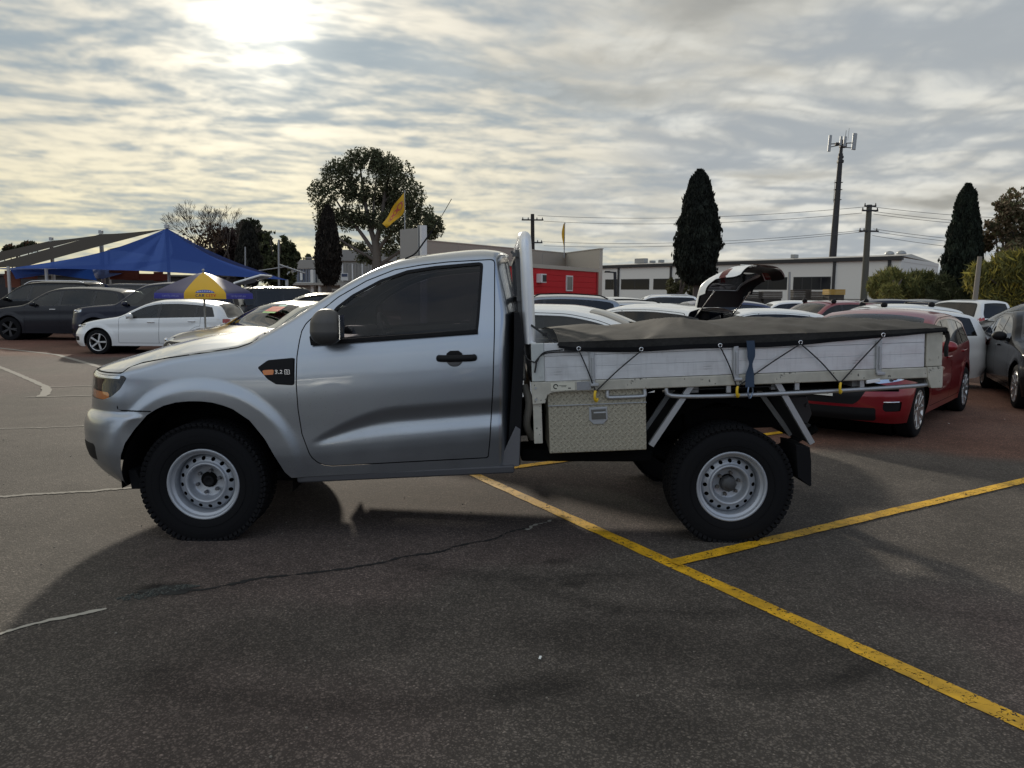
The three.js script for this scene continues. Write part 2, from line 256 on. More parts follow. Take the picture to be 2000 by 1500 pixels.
  { const rnd = mulberry(31), st = []; for (let k = 0; k < 260; k++) { const t = rnd(), x = lerp(-1.95, -1.63, t) + (rnd() - 0.5) * 0.03, z = lerp(-3.70, -3.86, ss(0, 1, t)) + (rnd() - 0.5) * 0.13 * Math.sin(Math.PI * clamp(t * 0.9 + 0.1)), r = 0.003 + rnd() * 0.005; const o = new THREE.DodecahedronGeometry(r, 0); o.scale(1, 0.6, 1); o.rotateY(rnd() * 6); o.translate(x, r * 0.3, z); st.push(o); } const m = put('loose_gravel', st, mat(0.035, 0.042, 0.038, 0.5)); tag(m, 'patch of dark loose gravel in the filled hole on the crack', 'gravel', null, 'stuff'); }
  // pale seams in the asphalt at the left
  structure('asphalt_seam', flatStrip([[-17, -23.4], [-13.43, -20.1], [-10.82, -18.17], [-8.27, -15.33], [-7.4, -14.2]], 0.12, 0.004, 0.006, 11), seam);
  structure('asphalt_seam', flatStrip([[-12, -17.0], [-10.16, -15.15], [-8.22, -13.02], [-7.33, -12.01]], 0.10, 0.004, 0.006, 12), seam);
  structure('asphalt_seam', flatStrip([[-7.36, -12.05], [-7.0, -11.45], [-6.75, -10.92]], 0.13, 0.008, 0.008, 13), seam);
  structure('asphalt_seam', flatStrip([[-7.3, -12.03], [-6.8, -12.25], [-5.6, -12.6]], 0.05, 0.006, 0.01, 14), seam);
  structure('asphalt_seam', flatStrip([[-6.95, -10.86], [-6.14, -11.11], [-5.0, -11.5]], 0.05, 0.006, 0.01, 15), seam);
  structure('asphalt_seam', flatStrip([[-8, -8.0], [-5.64, -8.35], [-4.83, -8.56], [-3, -9.0]], 0.035, 0.004, 0.02, 16), seam);
  structure('asphalt_seam', flatStrip([[-6.5, -4.85], [-5, -5.22], [-3.78, -5.54], [-2.94, -5.87], [-2.2, -6.2]], 0.05, 0.004, 0.02, 17), seam);
  { const rnd = mulberry(58), st = []; for (let k = 0; k < 420; k++) { const z = -2 - rnd() * 7, x = (rnd() - 0.5) * (2 + 1.5 * -z), r = 0.002 + rnd() * rnd() * 0.006, o = new THREE.DodecahedronGeometry(r, 0); o.scale(1, 0.7, 1); o.rotateY(rnd() * 6); o.translate(x, r * 0.4, z); st.push(o); } tag(put('grit', st, mat(0.20, 0.18, 0.15, 0.8)), 'scattered loose grit on the asphalt round the truck', 'grit', null, 'stuff'); }
  // litter
  const bits = [[1135, 1282 + 8], [1055, 1287], [1853, 828], [1962, 820]]; bits.forEach(([x, y], k) => { const p = ground(x, y); const o = box(0.022, 0.002, 0.010, 0, 0.004, 0); o.rotateZ(0.12); o.rotateY(k * 1.3); o.translate(p.x, 0.003, p.z); if (k) tag(put('litter', o, mat(0.75, 0.77, 0.74, 0.6)), ['', 'tiny pale scrap of litter lying alone on the dark asphalt in front of the truck', 'white paper scrap on reddish ground beside the red hatchback', 'white paper scrap on reddish ground in front of the black car'][k], 'litter'); });
}
// ------------------------------------------------------------------ buildings, poles, trees
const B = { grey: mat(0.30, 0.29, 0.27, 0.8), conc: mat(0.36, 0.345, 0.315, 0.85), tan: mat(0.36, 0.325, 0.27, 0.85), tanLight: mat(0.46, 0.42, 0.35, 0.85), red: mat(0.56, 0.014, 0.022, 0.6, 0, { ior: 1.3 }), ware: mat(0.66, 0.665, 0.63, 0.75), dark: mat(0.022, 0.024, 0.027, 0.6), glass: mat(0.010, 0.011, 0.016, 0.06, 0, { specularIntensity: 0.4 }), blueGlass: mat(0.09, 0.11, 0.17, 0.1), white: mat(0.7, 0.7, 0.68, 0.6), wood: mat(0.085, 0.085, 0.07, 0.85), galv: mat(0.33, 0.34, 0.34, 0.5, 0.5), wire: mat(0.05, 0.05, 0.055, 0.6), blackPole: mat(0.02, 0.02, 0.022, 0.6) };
// a wall frame: u along from A to C on the ground, v up, w out towards the viewer
function wallFrame(A, C) { const a = A.clone().setY(0), c = C.clone().setY(0), u = c.clone().sub(a), L = u.length(); u.normalize(); const w = V(-u.z, 0, u.x); const m = new THREE.Matrix4().makeBasis(u, V(0, 1, 0), w).setPosition(a); return { L, m, on: (w0, h, d, x, y, z, r = 0) => box(w0, h, d, x, y, z, r).applyMatrix4(m), rodOn: (p, q, r) => rod(p, q, r).applyMatrix4(m), along: (px) => { const d = ray(px, 560), n = w; const t = (a.x * n.x + a.z * n.z) / (d.x * n.x + d.z * n.z); return V(d.x * t - a.x, 0, d.z * t - a.z).dot(u); } }; }
{ // red single-storey building with its sand-coloured parapets
  const A = at(985, 560, 37), C = at(1167, 560, 46.5), f = wallFrame(A, C), g = thing('red_building', 'red boarded building with a sand-coloured parapet behind the cab', 'building'), L = f.L;
  put('wall', f.on(L, 2.86, 0.18, L / 2, 1.43, -0.12), B.red, g);
  for (let k = 0; k < 9; k++) put('board', f.on(L - 0.3, 0.305, 0.03, L / 2, 0.16 + k * 0.318, -0.012, 0.006), B.red, g);
  put('corner_board', f.on(0.22, 2.86, 0.08, L - 0.08, 1.43, 0), mat(0.30, 0.012, 0.018, 0.6), g);
  put('fascia', f.on(L + 0.2, 0.20, 0.26, L / 2, 2.96, -0.06), B.tanLight, g);
  const wx = f.along(1111), ax = f.along(1053);
  const w = put('window', f.on(0.80, 0.86, 0.06, wx, 2.14, 0.03), B.white, g); put('pane', f.on(0.66, 0.72, 0.02, wx, 2.14, 0.056), mat(0.14, 0.13, 0.12, 0.15), w);
  const ac = put('air_conditioner', f.on(0.60, 0.46, 0.30, ax, 2.34, 0.13, 0.02), B.white, g); put('vent_panel', f.on(0.40, 0.34, 0.02, ax + 0.06, 2.34, 0.285), B.dark, ac);
  // upper walls standing back: one receding from the left, one returning to the near corner
  const P0 = at(828, 560, 41), P1 = at(1104, 560, 52.5), P2 = at(1170, 560, 47.2), a = wallFrame(P0, P1), b = wallFrame(P1, P2);
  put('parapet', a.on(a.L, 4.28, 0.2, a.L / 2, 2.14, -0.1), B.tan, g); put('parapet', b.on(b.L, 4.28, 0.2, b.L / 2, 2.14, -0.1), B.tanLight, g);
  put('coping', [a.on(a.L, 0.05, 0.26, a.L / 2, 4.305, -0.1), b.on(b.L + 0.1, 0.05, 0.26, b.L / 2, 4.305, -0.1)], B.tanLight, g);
  for (let k = 1; k < 5; k++) put('wall_joint', a.on(0.02, 4.2, 0.01, a.L * k / 5, 2.1, 0.003), B.grey, g);
  const S0 = at(783, 560, 38.5), S1 = at(826, 560, 37), s = wallFrame(S0, S1); const sb = put('sign_panel', s.on(s.L, 4.62, 0.25, s.L / 2, 2.31, -0.1), B.grey, g); put('panel_edge', s.on(0.16, 4.72, 0.3, s.L - 0.02, 2.36, -0.05), B.white, sb); put('panel_edge', s.on(0.08, 4.72, 0.3, s.L - 0.22, 2.36, -0.02), B.galv, sb);
  // flag poles on its roof
  const p = at(791, 470, 40), q = at(790, 374, 40); tag(put('flag_pole', [rod(V(p.x, 3.5, p.z), V(q.x, q.y, p.z), 0.035, 0.025), new THREE.SphereGeometry(0.05, 10, 8).translate(q.x, q.y, p.z)], B.galv), 'thin white flag pole rising beside the grey sign panel', 'flag pole');
  const p2 = at(1102, 492, 51), q2 = at(1103, 436, 51); tag(put('flag_pole', [rod(V(p2.x, 3.9, p2.z), V(q2.x, q2.y, p2.z), 0.035, 0.03), new THREE.SphereGeometry(0.05, 8, 6).translate(q2.x, q2.y, p2.z)], B.galv), 'short flag pole at the inner corner of the sand-coloured parapet', 'flag pole');
}
{ // grey office building behind the trees, left of the truck
  const A = at(562, 560, 74), C = at(700, 560, 70), f = wallFrame(A, C), D = at(800, 560, 70), g = thing('office_building', 'grey concrete two-storey office with bluish windows behind the dark cypress', 'building'), L = f.L;
  put('wall', f.on(L, 4.45, 0.3, L / 2, 2.225, -0.2), B.conc, g); put('fascia', f.on(L, 0.75, 0.5, L / 2, 4.10, -0.1), B.grey, g); put('balcony', f.on(L, 0.22, 1.2, L / 2, 2.28, 0.35), B.conc, g);
  put('column', f.on(0.42, 3.6, 0.3, 0.25, 1.8, 0.3), B.white, g); put('column', f.on(0.35, 3.6, 0.3, f.along(616), 1.8, 0.3), B.white, g); put('column', f.on(0.25, 2.2, 0.25, f.along(634), 1.1, 0.6), B.white, g);
  for (let k = 0; k < 8; k++) { const x = f.along(577 + k * 5.6); put('window', f.on(0.24, 1.25, 0.06, x, 3.05, 0.0), B.blueGlass, g); } put('window_frame', [f.on(f.along(618) - f.along(574), 0.06, 0.08, (f.along(574) + f.along(618)) / 2, 3.72, 0.0), f.on(f.along(618) - f.along(574), 0.06, 0.08, (f.along(574) + f.along(618)) / 2, 2.42, 0.0)], B.white, g);
  put('sign', f.on(0.28, 0.8, 0.06, f.along(591), 3.05, 0.12), B.white, g);
  const h = wallFrame(at(664, 560, 66), at(800, 560, 66)); put('wall', h.on(h.L, 5.0, 0.3, h.L / 2, 2.5, -0.2), B.conc, g); put('fascia', h.on(h.L + 0.2, 0.85, 0.5, h.L / 2, 4.62, -0.08), B.grey, g);
  for (let k = 0; k < 9; k++) put('cladding_rib', h.on(0.10, 1.5, 0.10, 0.25 + k * 0.28, 3.2, 0.0), k % 3 ? B.grey : B.white, g);
  const w = put('window', h.on(0.62, 0.62, 0.05, 0.42, 2.85, 0.05), B.white, g); put('pane', h.on(0.5, 0.24, 0.02, 0.42, 2.98, 0.085), B.blueGlass, w);
  put('roof', [f.on(L, 0.1, 6, L / 2, 4.50, -3), h.on(h.L, 0.1, 8, h.L / 2, 5.08, -4), f.on(1.6, 0.12, 2, f.along(612), 4.72, -1)], B.grey, g);
  put('canopy', h.on(2.2, 0.14, 1.2, 0.4, 1.75, 0.5), B.tanLight, g);
}
{ // long pale warehouse on the right
  const A = at(1166, 560, 117), C = at(1757, 560, 82), f = wallFrame(A, C), L = f.L, g = thing('warehouse', 'long pale concrete warehouse with dark strip windows and downpipes', 'building'), H = 5.75;
  const e = wallFrame(C, at(1830, 560, 96)), bounds = [0, ...[1208, 1310, 1453, 1628, 1735].map(f.along), L];
  for (let k = 0; k < bounds.length - 1; k++) put('wall_panel', f.on(bounds[k + 1] - bounds[k] - 0.03, H, 0.25, (bounds[k] + bounds[k + 1]) / 2, H / 2, -0.13), B.ware, g);
  put('wall_panel', e.on(e.L, H - 0.3, 0.25, e.L / 2, (H - 0.3) / 2, -0.13), B.ware, g); put('gable', e.on(e.L, 0.4, 0.3, e.L / 2, H - 0.25, -0.12), B.ware, g);
  put('gutter', f.on(L + 0.3, 0.42, 0.5, L / 2, H - 0.1, 0.05), B.dark, g);
  const slope = new THREE.BufferGeometry(); { const p = (ff, x, y, z) => V(x, y, z).applyMatrix4(ff.m), q = [p(f, 0, H + 0.12, 0), p(f, L, H + 0.12, 0), p(f, L - 3, H + 0.75, -9), p(f, 0, H + 0.75, -9), p(e, e.L, H - 0.1, 0), p(f, 0, H, -22)]; slope.setAttribute('position', new THREE.BufferAttribute(new Float32Array([0, 1, 2, 0, 2, 3, 1, 4, 2, 2, 4, 5, 2, 5, 3].flatMap(i => q[i].toArray())), 3)); slope.computeVertexNormals(); } put('roof', slope, B.grey, g);
  for (const x of bounds.slice(1, -1)) put('downpipe', f.on(0.30, H - 0.3, 0.14, x, (H - 0.3) / 2, 0.08), B.dark, g);
  const win = (p0, p1, n) => { const a = f.along(p0), b = f.along(p1), w = put('window', f.on(b - a, 1.5, 0.06, (a + b) / 2, 3.05, 0.0), B.dark, g), s = (b - a) / n; for (let k = 0; k < n; k++) put('pane', f.on(s - 0.14, 1.34, 0.03, a + s * (k + 0.5), 3.05, 0.025), B.glass, w); };
  win(1182, 1205, 2); win(1213, 1268, 2); win(1276, 1306, 1); win(1318, 1372, 2); win(1465, 1537, 2); win(1549, 1622, 4);
  for (const [px, w, h] of [[1240, 1.9, 0.7], [1262, 0.5, 0.35], [1279, 0.5, 0.4], [1538, 0.6, 0.45]]) { const x = f.along(px); put('roof_vent', f.on(w, h, 0.8, x, H + 0.3 + h / 2, -1.2, 0.05), B.galv, g); }
  for (const px of [1716, 1739]) { const x = f.along(px), s = new THREE.SphereGeometry(0.42, 14, 8, 0, 6.3, 0, 1.6); s.scale(1.2, 0.9, 1.2); s.applyMatrix4(f.m.clone().multiply(new THREE.Matrix4().makeTranslation(x, H + 0.42, -2))); put('roof_vent', s, B.galv, g); }
  put('flood_lamp', f.on(0.45, 0.22, 0.3, f.along(1468), 4.55, 0.2, 0.03), B.dark, g);
  const font = await new FontLoader().loadAsync('fonts/droid/droid_sans_bold.typeface.json'), k = new TextGeometry('K', { font, size: 0.9, depth: 0.05, bevelEnabled: false, curveSegments: 2 }); k.applyMatrix4(f.m.clone().multiply(new THREE.Matrix4().makeTranslation(f.along(1407), 3.2, 0.02))); put('sign_letter', k, B.red, g);
}
// pallets and timber stacked before the warehouse
{
  const stack = (px, py, d, w, n, m, label, colour) => { const p = at(px, py, d), g = thing('pallet_stack', label, 'pallets', [p.x, 0, p.z], 0.1, undefined); const h = 0.14; const top = p.y, cnt = n; for (let k = 0; k < cnt; k++) { const y = top - (k + 0.5) * h; put('pallet', [box(w, 0.025, 1, 0, y + 0.05, 0), box(w, 0.025, 1, 0, y - 0.05, 0), ...[-0.45, 0, 0.45].map(q => box(0.1, 0.075, 1, q * w, y, 0)), ...[-0.45, 0.45].map(q => box(w * 0.98, 0.07, 0.05, 0, y, q))], m, g).rotation.y = (k % 3 - 1) * 0.02; } put('pallet_base', box(w * 0.9, Math.max(0.1, top - cnt * h), 0.9, 0, (top - cnt * h) / 2, 0), mat(0.05, 0.045, 0.04, 0.9), g); };
  const old = mat(0.07, 0.06, 0.05, 0.9), old2 = mat(0.11, 0.095, 0.08, 0.9);
  stack(1465, 570, 62, 1.7, 4, old, 'dark weathered pallet stack nearest the open tailgate'); stack(1505, 569, 62, 1.6, 4, old2, 'low weathered pallet stack between the dark stack and the thin post'); stack(1562, 566, 62, 1.5, 5, old, 'taller dark pallet stack right of the thin post'); stack(1592, 569, 62, 1.1, 4, old2, 'brown pallet stack beside the yellow pallets'); stack(1629, 565, 60, 1.35, 3, mat(0.48, 0.30, 0.06, 0.7), 'yellow pallet stack in front of the warehouse');
}
// poles, mast and wires
function pole(name, label, category, px0, py0, px1, py1, d, r0, r1, m, extra) { const a = at(px0, py0, d), b = at(px1, py1, d), s = (b.x - a.x) / (b.y - a.y), foot = V(a.x - s * a.y, 0, a.z), g = thing(name, label, category, [foot.x, 0, foot.z]); put('shaft', rod(V(0, 0, 0), V(b.x - foot.x, b.y, 0), r0, r1, 14), m, g); if (extra) extra(g, V(b.x - foot.x, b.y, 0), s, foot); return { top: b, foot }; }
const armAt = (g, top, s, dy, w, ins, m) => { const c = V(top.x - s * dy, top.y - dy, 0); put('crossarm', bar(c.clone().add(V(-w, 0.0, 0.16)), c.clone().add(V(w, 0.0, 0.16)), 0.1, 0.12), m, g); for (const k of ins) put('insulator', lathe([[0.02, -0.1], [0.06, -0.09], [0.06, -0.02], [0.03, 0.0], [0.055, 0.03], [0.02, 0.12], [0, 0.12]], 10).rotateX(-Math.PI / 2).translate(c.x + w * k, c.y + 0.12, 0.16), B.blackPole, g); };
pole('power_pole', 'tall dark timber power pole rising behind the headboard', 'power pole', 1041, 560, 1040, 418, 72, 0.22, 0.17, mat(0.035, 0.03, 0.027, 0.9), (g, t, s) => { armAt(g, t, s, 0.55, 1.0, [-0.9, -0.4, 0.4, 0.9], B.blackPole); armAt(g, t, s, 2.6, 0.9, [0.5, 0.9], B.blackPole); });
pole('power_pole', 'greenish timber power pole in front of the warehouse end', 'power pole', 1687, 583, 1698, 400, 60, 0.28, 0.2, B.wood, (g, t, s) => { armAt(g, t, s, 0.45, 0.62, [-0.9, 0.9], B.blackPole); armAt(g, t, s, 0.12, 0.45, [-0.9, 0.9], B.blackPole); armAt(g, t, s, 2.0, 0.75, [-0.9, -0.5, 0.8], B.blackPole); });
pole('mobile_mast', 'tall dark telephone mast with panel antennas above the warehouse', 'mast', 1626, 505, 1642, 300, 112, 0.62, 0.32, B.blackPole, (g, t, s) => {
  for (const [dx, dz, w, h, y] of [[-1.75, 0, 0.42, 2.3, 1.1], [1.55, 0.2, 0.5, 2.3, 1.35], [1.95, -0.3, 0.3, 2.3, 1.4], [0, 0.9, 0.4, 1.4, 1.2], [-0.5, 0.7, 0.3, 1.3, 1.3], [0.55, -0.6, 0.3, 1.4, 1.3]]) { const a = put('antenna_panel', new RoundedBoxGeometry(w, h, 0.22, 2, 0.06), B.galv, g); a.position.set(t.x + dx + 0.1 * y, t.y + y + 0.3, dz); a.rotation.z = -0.05; }
  put('antenna_mount', [rod(V(t.x, t.y, 0), V(t.x + 0.1, t.y + 1.9, 0), 0.24, 0.2), rod(V(t.x - 1.7, t.y + 1.3, 0), V(t.x + 1.8, t.y + 1.5, 0), 0.07), rod(V(t.x - 1.5, t.y + 0.9, 0), V(t.x, t.y + 1.2, 0), 0.06), rod(V(t.x, t.y + 0.9, 0), V(t.x + 1.6, t.y + 0.8, 0), 0.06), box(0.5, 0.4, 0.5, t.x - 0.6, t.y + 1.3, 0, 0.05), box(0.9, 0.6, 0.7, t.x + 0.25, t.y + 1.1, 0, 0.1), box(0.7, 0.4, 0.6, t.x + 0.02, t.y - 0.5, 0, 0.1), box(0.8, 0.45, 0.7, t.x, t.y - 1.1, 0, 0.1), rod(V(t.x + 0.5, t.y + 1.8, 0), V(t.x + 0.6, t.y + 3.2, 0), 0.03), rod(V(t.x + 0.9, t.y + 1.8, 0), V(t.x + 1.0, t.y + 3.5, 0), 0.02)], B.blackPole, g);
  put('step_bracket', [...[4, 5, 6.4].map(y => box(1.1, 0.08, 0.5, t.x - s * y * 1.0, t.y - y, 0)), rod(V(t.x - 0.5 - s * 4, t.y - 3.6, 0), V(t.x - 0.5 - s * 6.4, t.y - 6.8, 0), 0.03)], B.blackPole, g); });
pole('light_pole', 'slim grey street pole with short arms in front of the trees', 'light pole', 545, 560, 544, 470, 46, 0.075, 0.05, B.galv, (g, t) => { put('arm', [rod(V(-2.0, t.y - 1.9, 0), V(0.6, t.y - 1.5, 0), 0.035), rod(V(t.x, t.y - 1.4, 0), V(1.6, t.y - 1.9, 0), 0.05)], B.galv, g); });
pole('light_pole', 'thin pale pole standing before the small dark cypress', 'light pole', 479, 545, 479, 482, 42, 0.05, 0.035, B.galv);
pole('lamp_post', 'dark lamp post with an arm near the red building corner', 'lamp post', 1202, 575, 1201, 531, 55, 0.13, 0.11, B.dark, (g, t) => { put('lamp_head', [bar(V(t.x, t.y - 0.05, 0), V(t.x - 0.5, t.y, 0), 0.1, 0.1), box(0.4, 0.12, 0.25, t.x - 0.55, t.y, 0, 0.03)], B.dark, g); });
pole('post', 'thin grey post between the two warehouse strip windows', 'post', 1541, 575, 1542, 531, 50, 0.10, 0.08, B.galv);
pole('post', 'grey post standing left of the palm-like hedge', 'post', 1714, 585, 1717, 528, 48, 0.08, 0.07, B.galv);
pole('post', 'pale leaning post right of the right-hand cypress', 'post', 1903, 598, 1914, 501, 34, 0.12, 0.09, mat(0.22, 0.2, 0.17, 0.8));
{ const wire = (a, b, sag, k) => { const P = []; for (let i = 0; i <= 16; i++) { const t = i / 16; P.push(a.clone().lerp(b, t).add(V(0, -sag * 4 * t * (1 - t), 0))); } return tube(P, 0.017, 40, 5); };
  const set = [[[1050, 421, 72], [1690, 404, 60]], [[1062, 432, 72], [1684, 416, 60]], [[1058, 472, 72], [1683, 450, 60]], [[1062, 480, 72], [1685, 453, 60]], [[1704, 404, 60], [2080, 428, 66]], [[1706, 413, 60], [2080, 440, 66]], [[1706, 418, 60], [2080, 446, 66]], [[1706, 447, 60], [2080, 480, 66]], [[1706, 452, 60], [2080, 487, 66]], [[1704, 460, 60], [2080, 500, 66]]];
  set.forEach(([a, b], k) => { tag(put('power_line', wire(at(...a), at(...b), k < 4 ? 0.5 : 0.25), B.wire), ['top power line from the dark pole to the greenish pole', 'second power line from the dark pole to the greenish pole', 'third power line between the poles, upper of the low pair', 'lowest power line between the two poles', 'topmost power line running right from the greenish pole', 'second power line running right from the greenish pole', 'third power line running right from the greenish pole', 'fourth power line running right, upper of the low set', 'fifth power line running right from the greenish pole', 'lowest power line running right from the greenish pole'][k], 'power line'); }); }

// ---------------- trees and shrubs
const leafQuad = (w, h) => { const g = new THREE.BufferGeometry(); g.setAttribute('position', new THREE.BufferAttribute(new Float32Array([-w, 0, 0, 0, h * 0.55, w * 0.35, 0, -h * 0.45, w * 0.2, 0, -h * 0.45, w * 0.2, 0, h * 0.55, w * 0.35, w, 0, 0]), 3)); g.setAttribute('uv', new THREE.BufferAttribute(new Float32Array(12), 2)); g.computeVertexNormals(); return g; };
const bark = mat(0.075, 0.062, 0.052, 0.9), barkPale = mat(0.14, 0.12, 0.10, 0.9);
const leafMat = (r, g, b) => mat(r, g, b, 0.85, 0, { side: THREE.DoubleSide, transmission: 0.25, thickness: 0, specularIntensity: 0.3 });
// blobs: [px, py, rx, ry] in the photograph; leaves cluster in them, thinned by noise so that the sky shows through
function crownLeaves(blobs, d, n, leaf, tone, seed, o = {}) {
  const rnd = mulberry(seed), k = d / 1500, C = blobs.map(b => { const p = at(b[0], b[1], d); return [p.x, p.y, p.z + (rnd() - 0.5) * (o.deep ?? 2.4), b[2] * k, b[3] * k]; }), area = C.map(c => c[3] * c[4]), sum = area.reduce((a, b) => a + b);
  const im = new THREE.InstancedMesh(leaf, leafMat(1, 1, 1), n), m = new THREE.Matrix4(), q = new THREE.Quaternion(), e = new THREE.Euler(), col = new THREE.Color(); let i = 0, guard = 0;
  while (i < n && guard++ < n * 12) {
    let t = rnd() * sum, b = 0; while (t > area[b]) t -= area[b++]; const c = C[b];
    const u = rnd() * 2 - 1, a = rnd() * Math.PI * 2, r = Math.pow(rnd(), o.fill ?? 0.45) * (1 + (o.fuzz ?? 0.06) * rnd()), s = Math.sqrt(1 - u * u), x = c[0] + c[3] * r * s * Math.cos(a), y = c[1] + c[4] * r * u, z = c[2] + (c[3] + c[4]) * 0.5 * r * s * Math.sin(a);
    if (o.fuzz && r > 0.8 && rnd() < 0.35) continue; const gap = o.gap ?? 0.42, f = fbm(x * (o.freq ?? 1.1) + seed, (y + z * 0.6) * (o.freq ?? 1.1), 3); if (f < gap) continue;
    if (o.up) e.set((rnd() - 0.5) * o.up, rnd() * 6.28, (rnd() - 0.5) * o.up); else e.set(rnd() * 6.28, rnd() * 6.28, rnd() * 6.28);
    const sc = 0.6 + rnd() * 0.8; m.compose(V(x, y, z), q.setFromEuler(e), V(sc, sc, sc)); im.setMatrixAt(i, m);
    const v = 0.65 + rnd() * 0.7, w = o.mix ? (rnd() < o.mix[3] ? o.mix : tone) : tone; im.setColorAt(i, col.setRGB(w[0] * v, w[1] * v, w[2] * v)); i++;
  }
  im.count = i; im.castShadow = true; return im;
}
function treeAt(name, label, category, px, d, group) { const b = at(px, 575, d); return thing(name, label, category, [b.x, 0, b.z], 0, group); }
function addCrown(g, part, im) { im.name = part; im.position.set(-g.position.x, 0, -g.position.z); im.userData.kind = 'stuff'; g.add(im); return im; }
const limb = (g, d, pts, r0, r1) => { const P = pts.map(p => { const v = at(p[0], p[1], d); return V(v.x - g.position.x, Math.max(v.y, -0.1), v.z - g.position.z + (p[2] ?? 0)); }), n = 14, list = []; const c = new THREE.CatmullRomCurve3(P, false, 'centripetal'); for (let i = 0; i < n; i++) list.push(rod(c.getPointAt(i / n), c.getPointAt((i + 1) / n), lerp(r0, r1, i / n), lerp(r0, r1, (i + 1) / n), 8)); return merge(list); };
const fine = leafQuad(0.05, 0.17), tiny = leafQuad(0.06, 0.20), small = leafQuad(0.085, 0.24), mid = leafQuad(0.11, 0.30), blade = leafQuad(0.032, 0.5), sprig = leafQuad(0.045, 0.20);
{ // the big gum
  const g = treeAt('gum_tree', 'tall spreading gum tree with an airy crown behind the yellow flag', 'tree', 735, 52), d = 52;
  put('trunk', limb(g, d, [[736, 610], [734, 560], [736, 500], [733, 470]], 0.42, 0.26), barkPale, g);
  for (const [p, a, b] of [[[[734, 480], [722, 440], [712, 390], [704, 330]], 0.2, 0.05], [[[734, 475], [745, 430], [752, 380], [765, 325]], 0.2, 0.05], [[[735, 490], [765, 455], [795, 420], [815, 395]], 0.16, 0.04], [[[732, 495], [705, 455], [672, 415], [650, 380]], 0.16, 0.04], [[[735, 510], [700, 490], [668, 470], [645, 440]], 0.12, 0.03], [[[737, 520], [775, 495], [815, 465], [850, 440]], 0.13, 0.03], [[[714, 400], [690, 370], [665, 345]], 0.08, 0.03], [[[750, 395], [775, 370], [795, 350]], 0.08, 0.03], [[[728, 450], [730, 400], [735, 340]], 0.1, 0.03]]) put('limb', limb(g, d, p, a, b), mat(0.12, 0.10, 0.085, 0.9), g);
  addCrown(g, 'crown', crownLeaves([[715, 312, 42, 22], [742, 318, 30, 22], [668, 342, 36, 28], [765, 342, 42, 32], [638, 385, 26, 28], [695, 375, 38, 30], [745, 385, 38, 30], [795, 385, 36, 34], [640, 425, 24, 26], [682, 425, 32, 24], [725, 430, 28, 20], [775, 440, 34, 30], [818, 425, 30, 30], [850, 445, 20, 22], [826, 462, 26, 16], [690, 480, 24, 12], [665, 470, 14, 12], [760, 480, 30, 20], [800, 470, 24, 16], [712, 505, 20, 12], [635, 450, 16, 20], [775, 515, 14, 14]], d, 37000, fine, [0.078, 0.088, 0.048], 11, { gap: 0.40, freq: 3.3, fuzz: 0.15, mix: [0.11, 0.115, 0.065, 0.3], fill: 0.40, deep: 3.5 }));
}
{ // bare tree
  const d = 54, g = treeAt('bare_tree', 'leafless tree with fine spreading twigs above the blue shade sail', 'tree', 436, d), rnd = mulberry(4), list = [], twigs = [];
  const grow = (p, dir, len, r, lv) => { const q = p.clone().add(dir.clone().multiplyScalar(len)); (lv < 3 ? list : twigs).push(rod(p, q, r, r * 0.72, lv < 3 ? 7 : 3)); if (lv >= 8) return; const n = lv < 2 ? 3 : 2 + (rnd() < 0.30 ? 1 : 0); for (let k = 0; k < n; k++) { const e = dir.clone().add(V((rnd() - 0.5) * 1.15, (rnd() - 0.25) * 0.7, (rnd() - 0.5) * 1.15)).normalize(); grow(q, e, len * (0.68 + rnd() * 0.18), Math.max(0.009, r * 0.62), lv + 1); } };
  grow(V(0, 0, 0), V(0, 1, 0), 1.78, 0.17, 0); put('trunk', list, bark, g); const tw = put('twigs', twigs, bark, g); tw.userData.kind = 'stuff';
  addCrown(g, 'dry_leaves', crownLeaves([[400, 470, 45, 28], [375, 475, 22, 20], [425, 455, 24, 20]], d, 500, small, [0.07, 0.045, 0.03], 91, { gap: 0.3 }));
}
function bushTree(name, label, category, d, blobs, n, tone, seed, o = {}) { const cx = blobs.reduce((a, b) => a + b[0], 0) / blobs.length, g = treeAt(name, label, category, cx, d); put('trunk', limb(g, d, [[cx, 620], [cx, 560], [cx + 2, Math.min(545, blobs[0][1] + 20)], [cx, blobs[0][1]]], o.r ?? 0.2, 0.06), bark, g); for (const b of blobs.slice(0, 4)) put('limb', limb(g, d, [[cx, 575], [(cx + b[0]) / 2, (575 + b[1]) / 2], [b[0], b[1]]], 0.1, 0.03), bark, g); addCrown(g, 'crown', crownLeaves(blobs, d, n, o.leaf ?? mid, tone, seed, { gap: 0.36, freq: 0.9, ...o })); return g; }
bushTree('tree', 'dense brown-purple tree beside the bare tree', 'tree', 60, [[455, 490, 42, 34], [440, 465, 24, 22], [420, 505, 20, 22], [470, 520, 50, 32], [430, 530, 30, 22]], 6500, [0.042, 0.026, 0.022], 21, { fill: 0.6, gap: 0.3 });
bushTree('tree', 'dark rounded tree top rising behind the small cypress', 'tree', 63, [[490, 450, 26, 22], [505, 475, 22, 26], [470, 465, 14, 18], [495, 510, 34, 34]], 4500, [0.030, 0.034, 0.018], 22, { gap: 0.34 });
bushTree('tree', 'green tree sloping down towards the grey office', 'tree', 58, [[528, 468, 24, 18], [545, 490, 26, 24], [522, 505, 30, 30], [558, 520, 20, 26], [540, 540, 34, 26], [575, 500, 8, 8]], 5200, [0.050, 0.060, 0.026], 23, { gap: 0.38, mix: [0.09, 0.095, 0.045, 0.2] });
bushTree('tree', 'small far tree peeping over the office roof', 'tree', 90, [[592, 502, 14, 10], [606, 508, 14, 8], [578, 512, 10, 8]], 900, [0.045, 0.052, 0.026], 24, {});
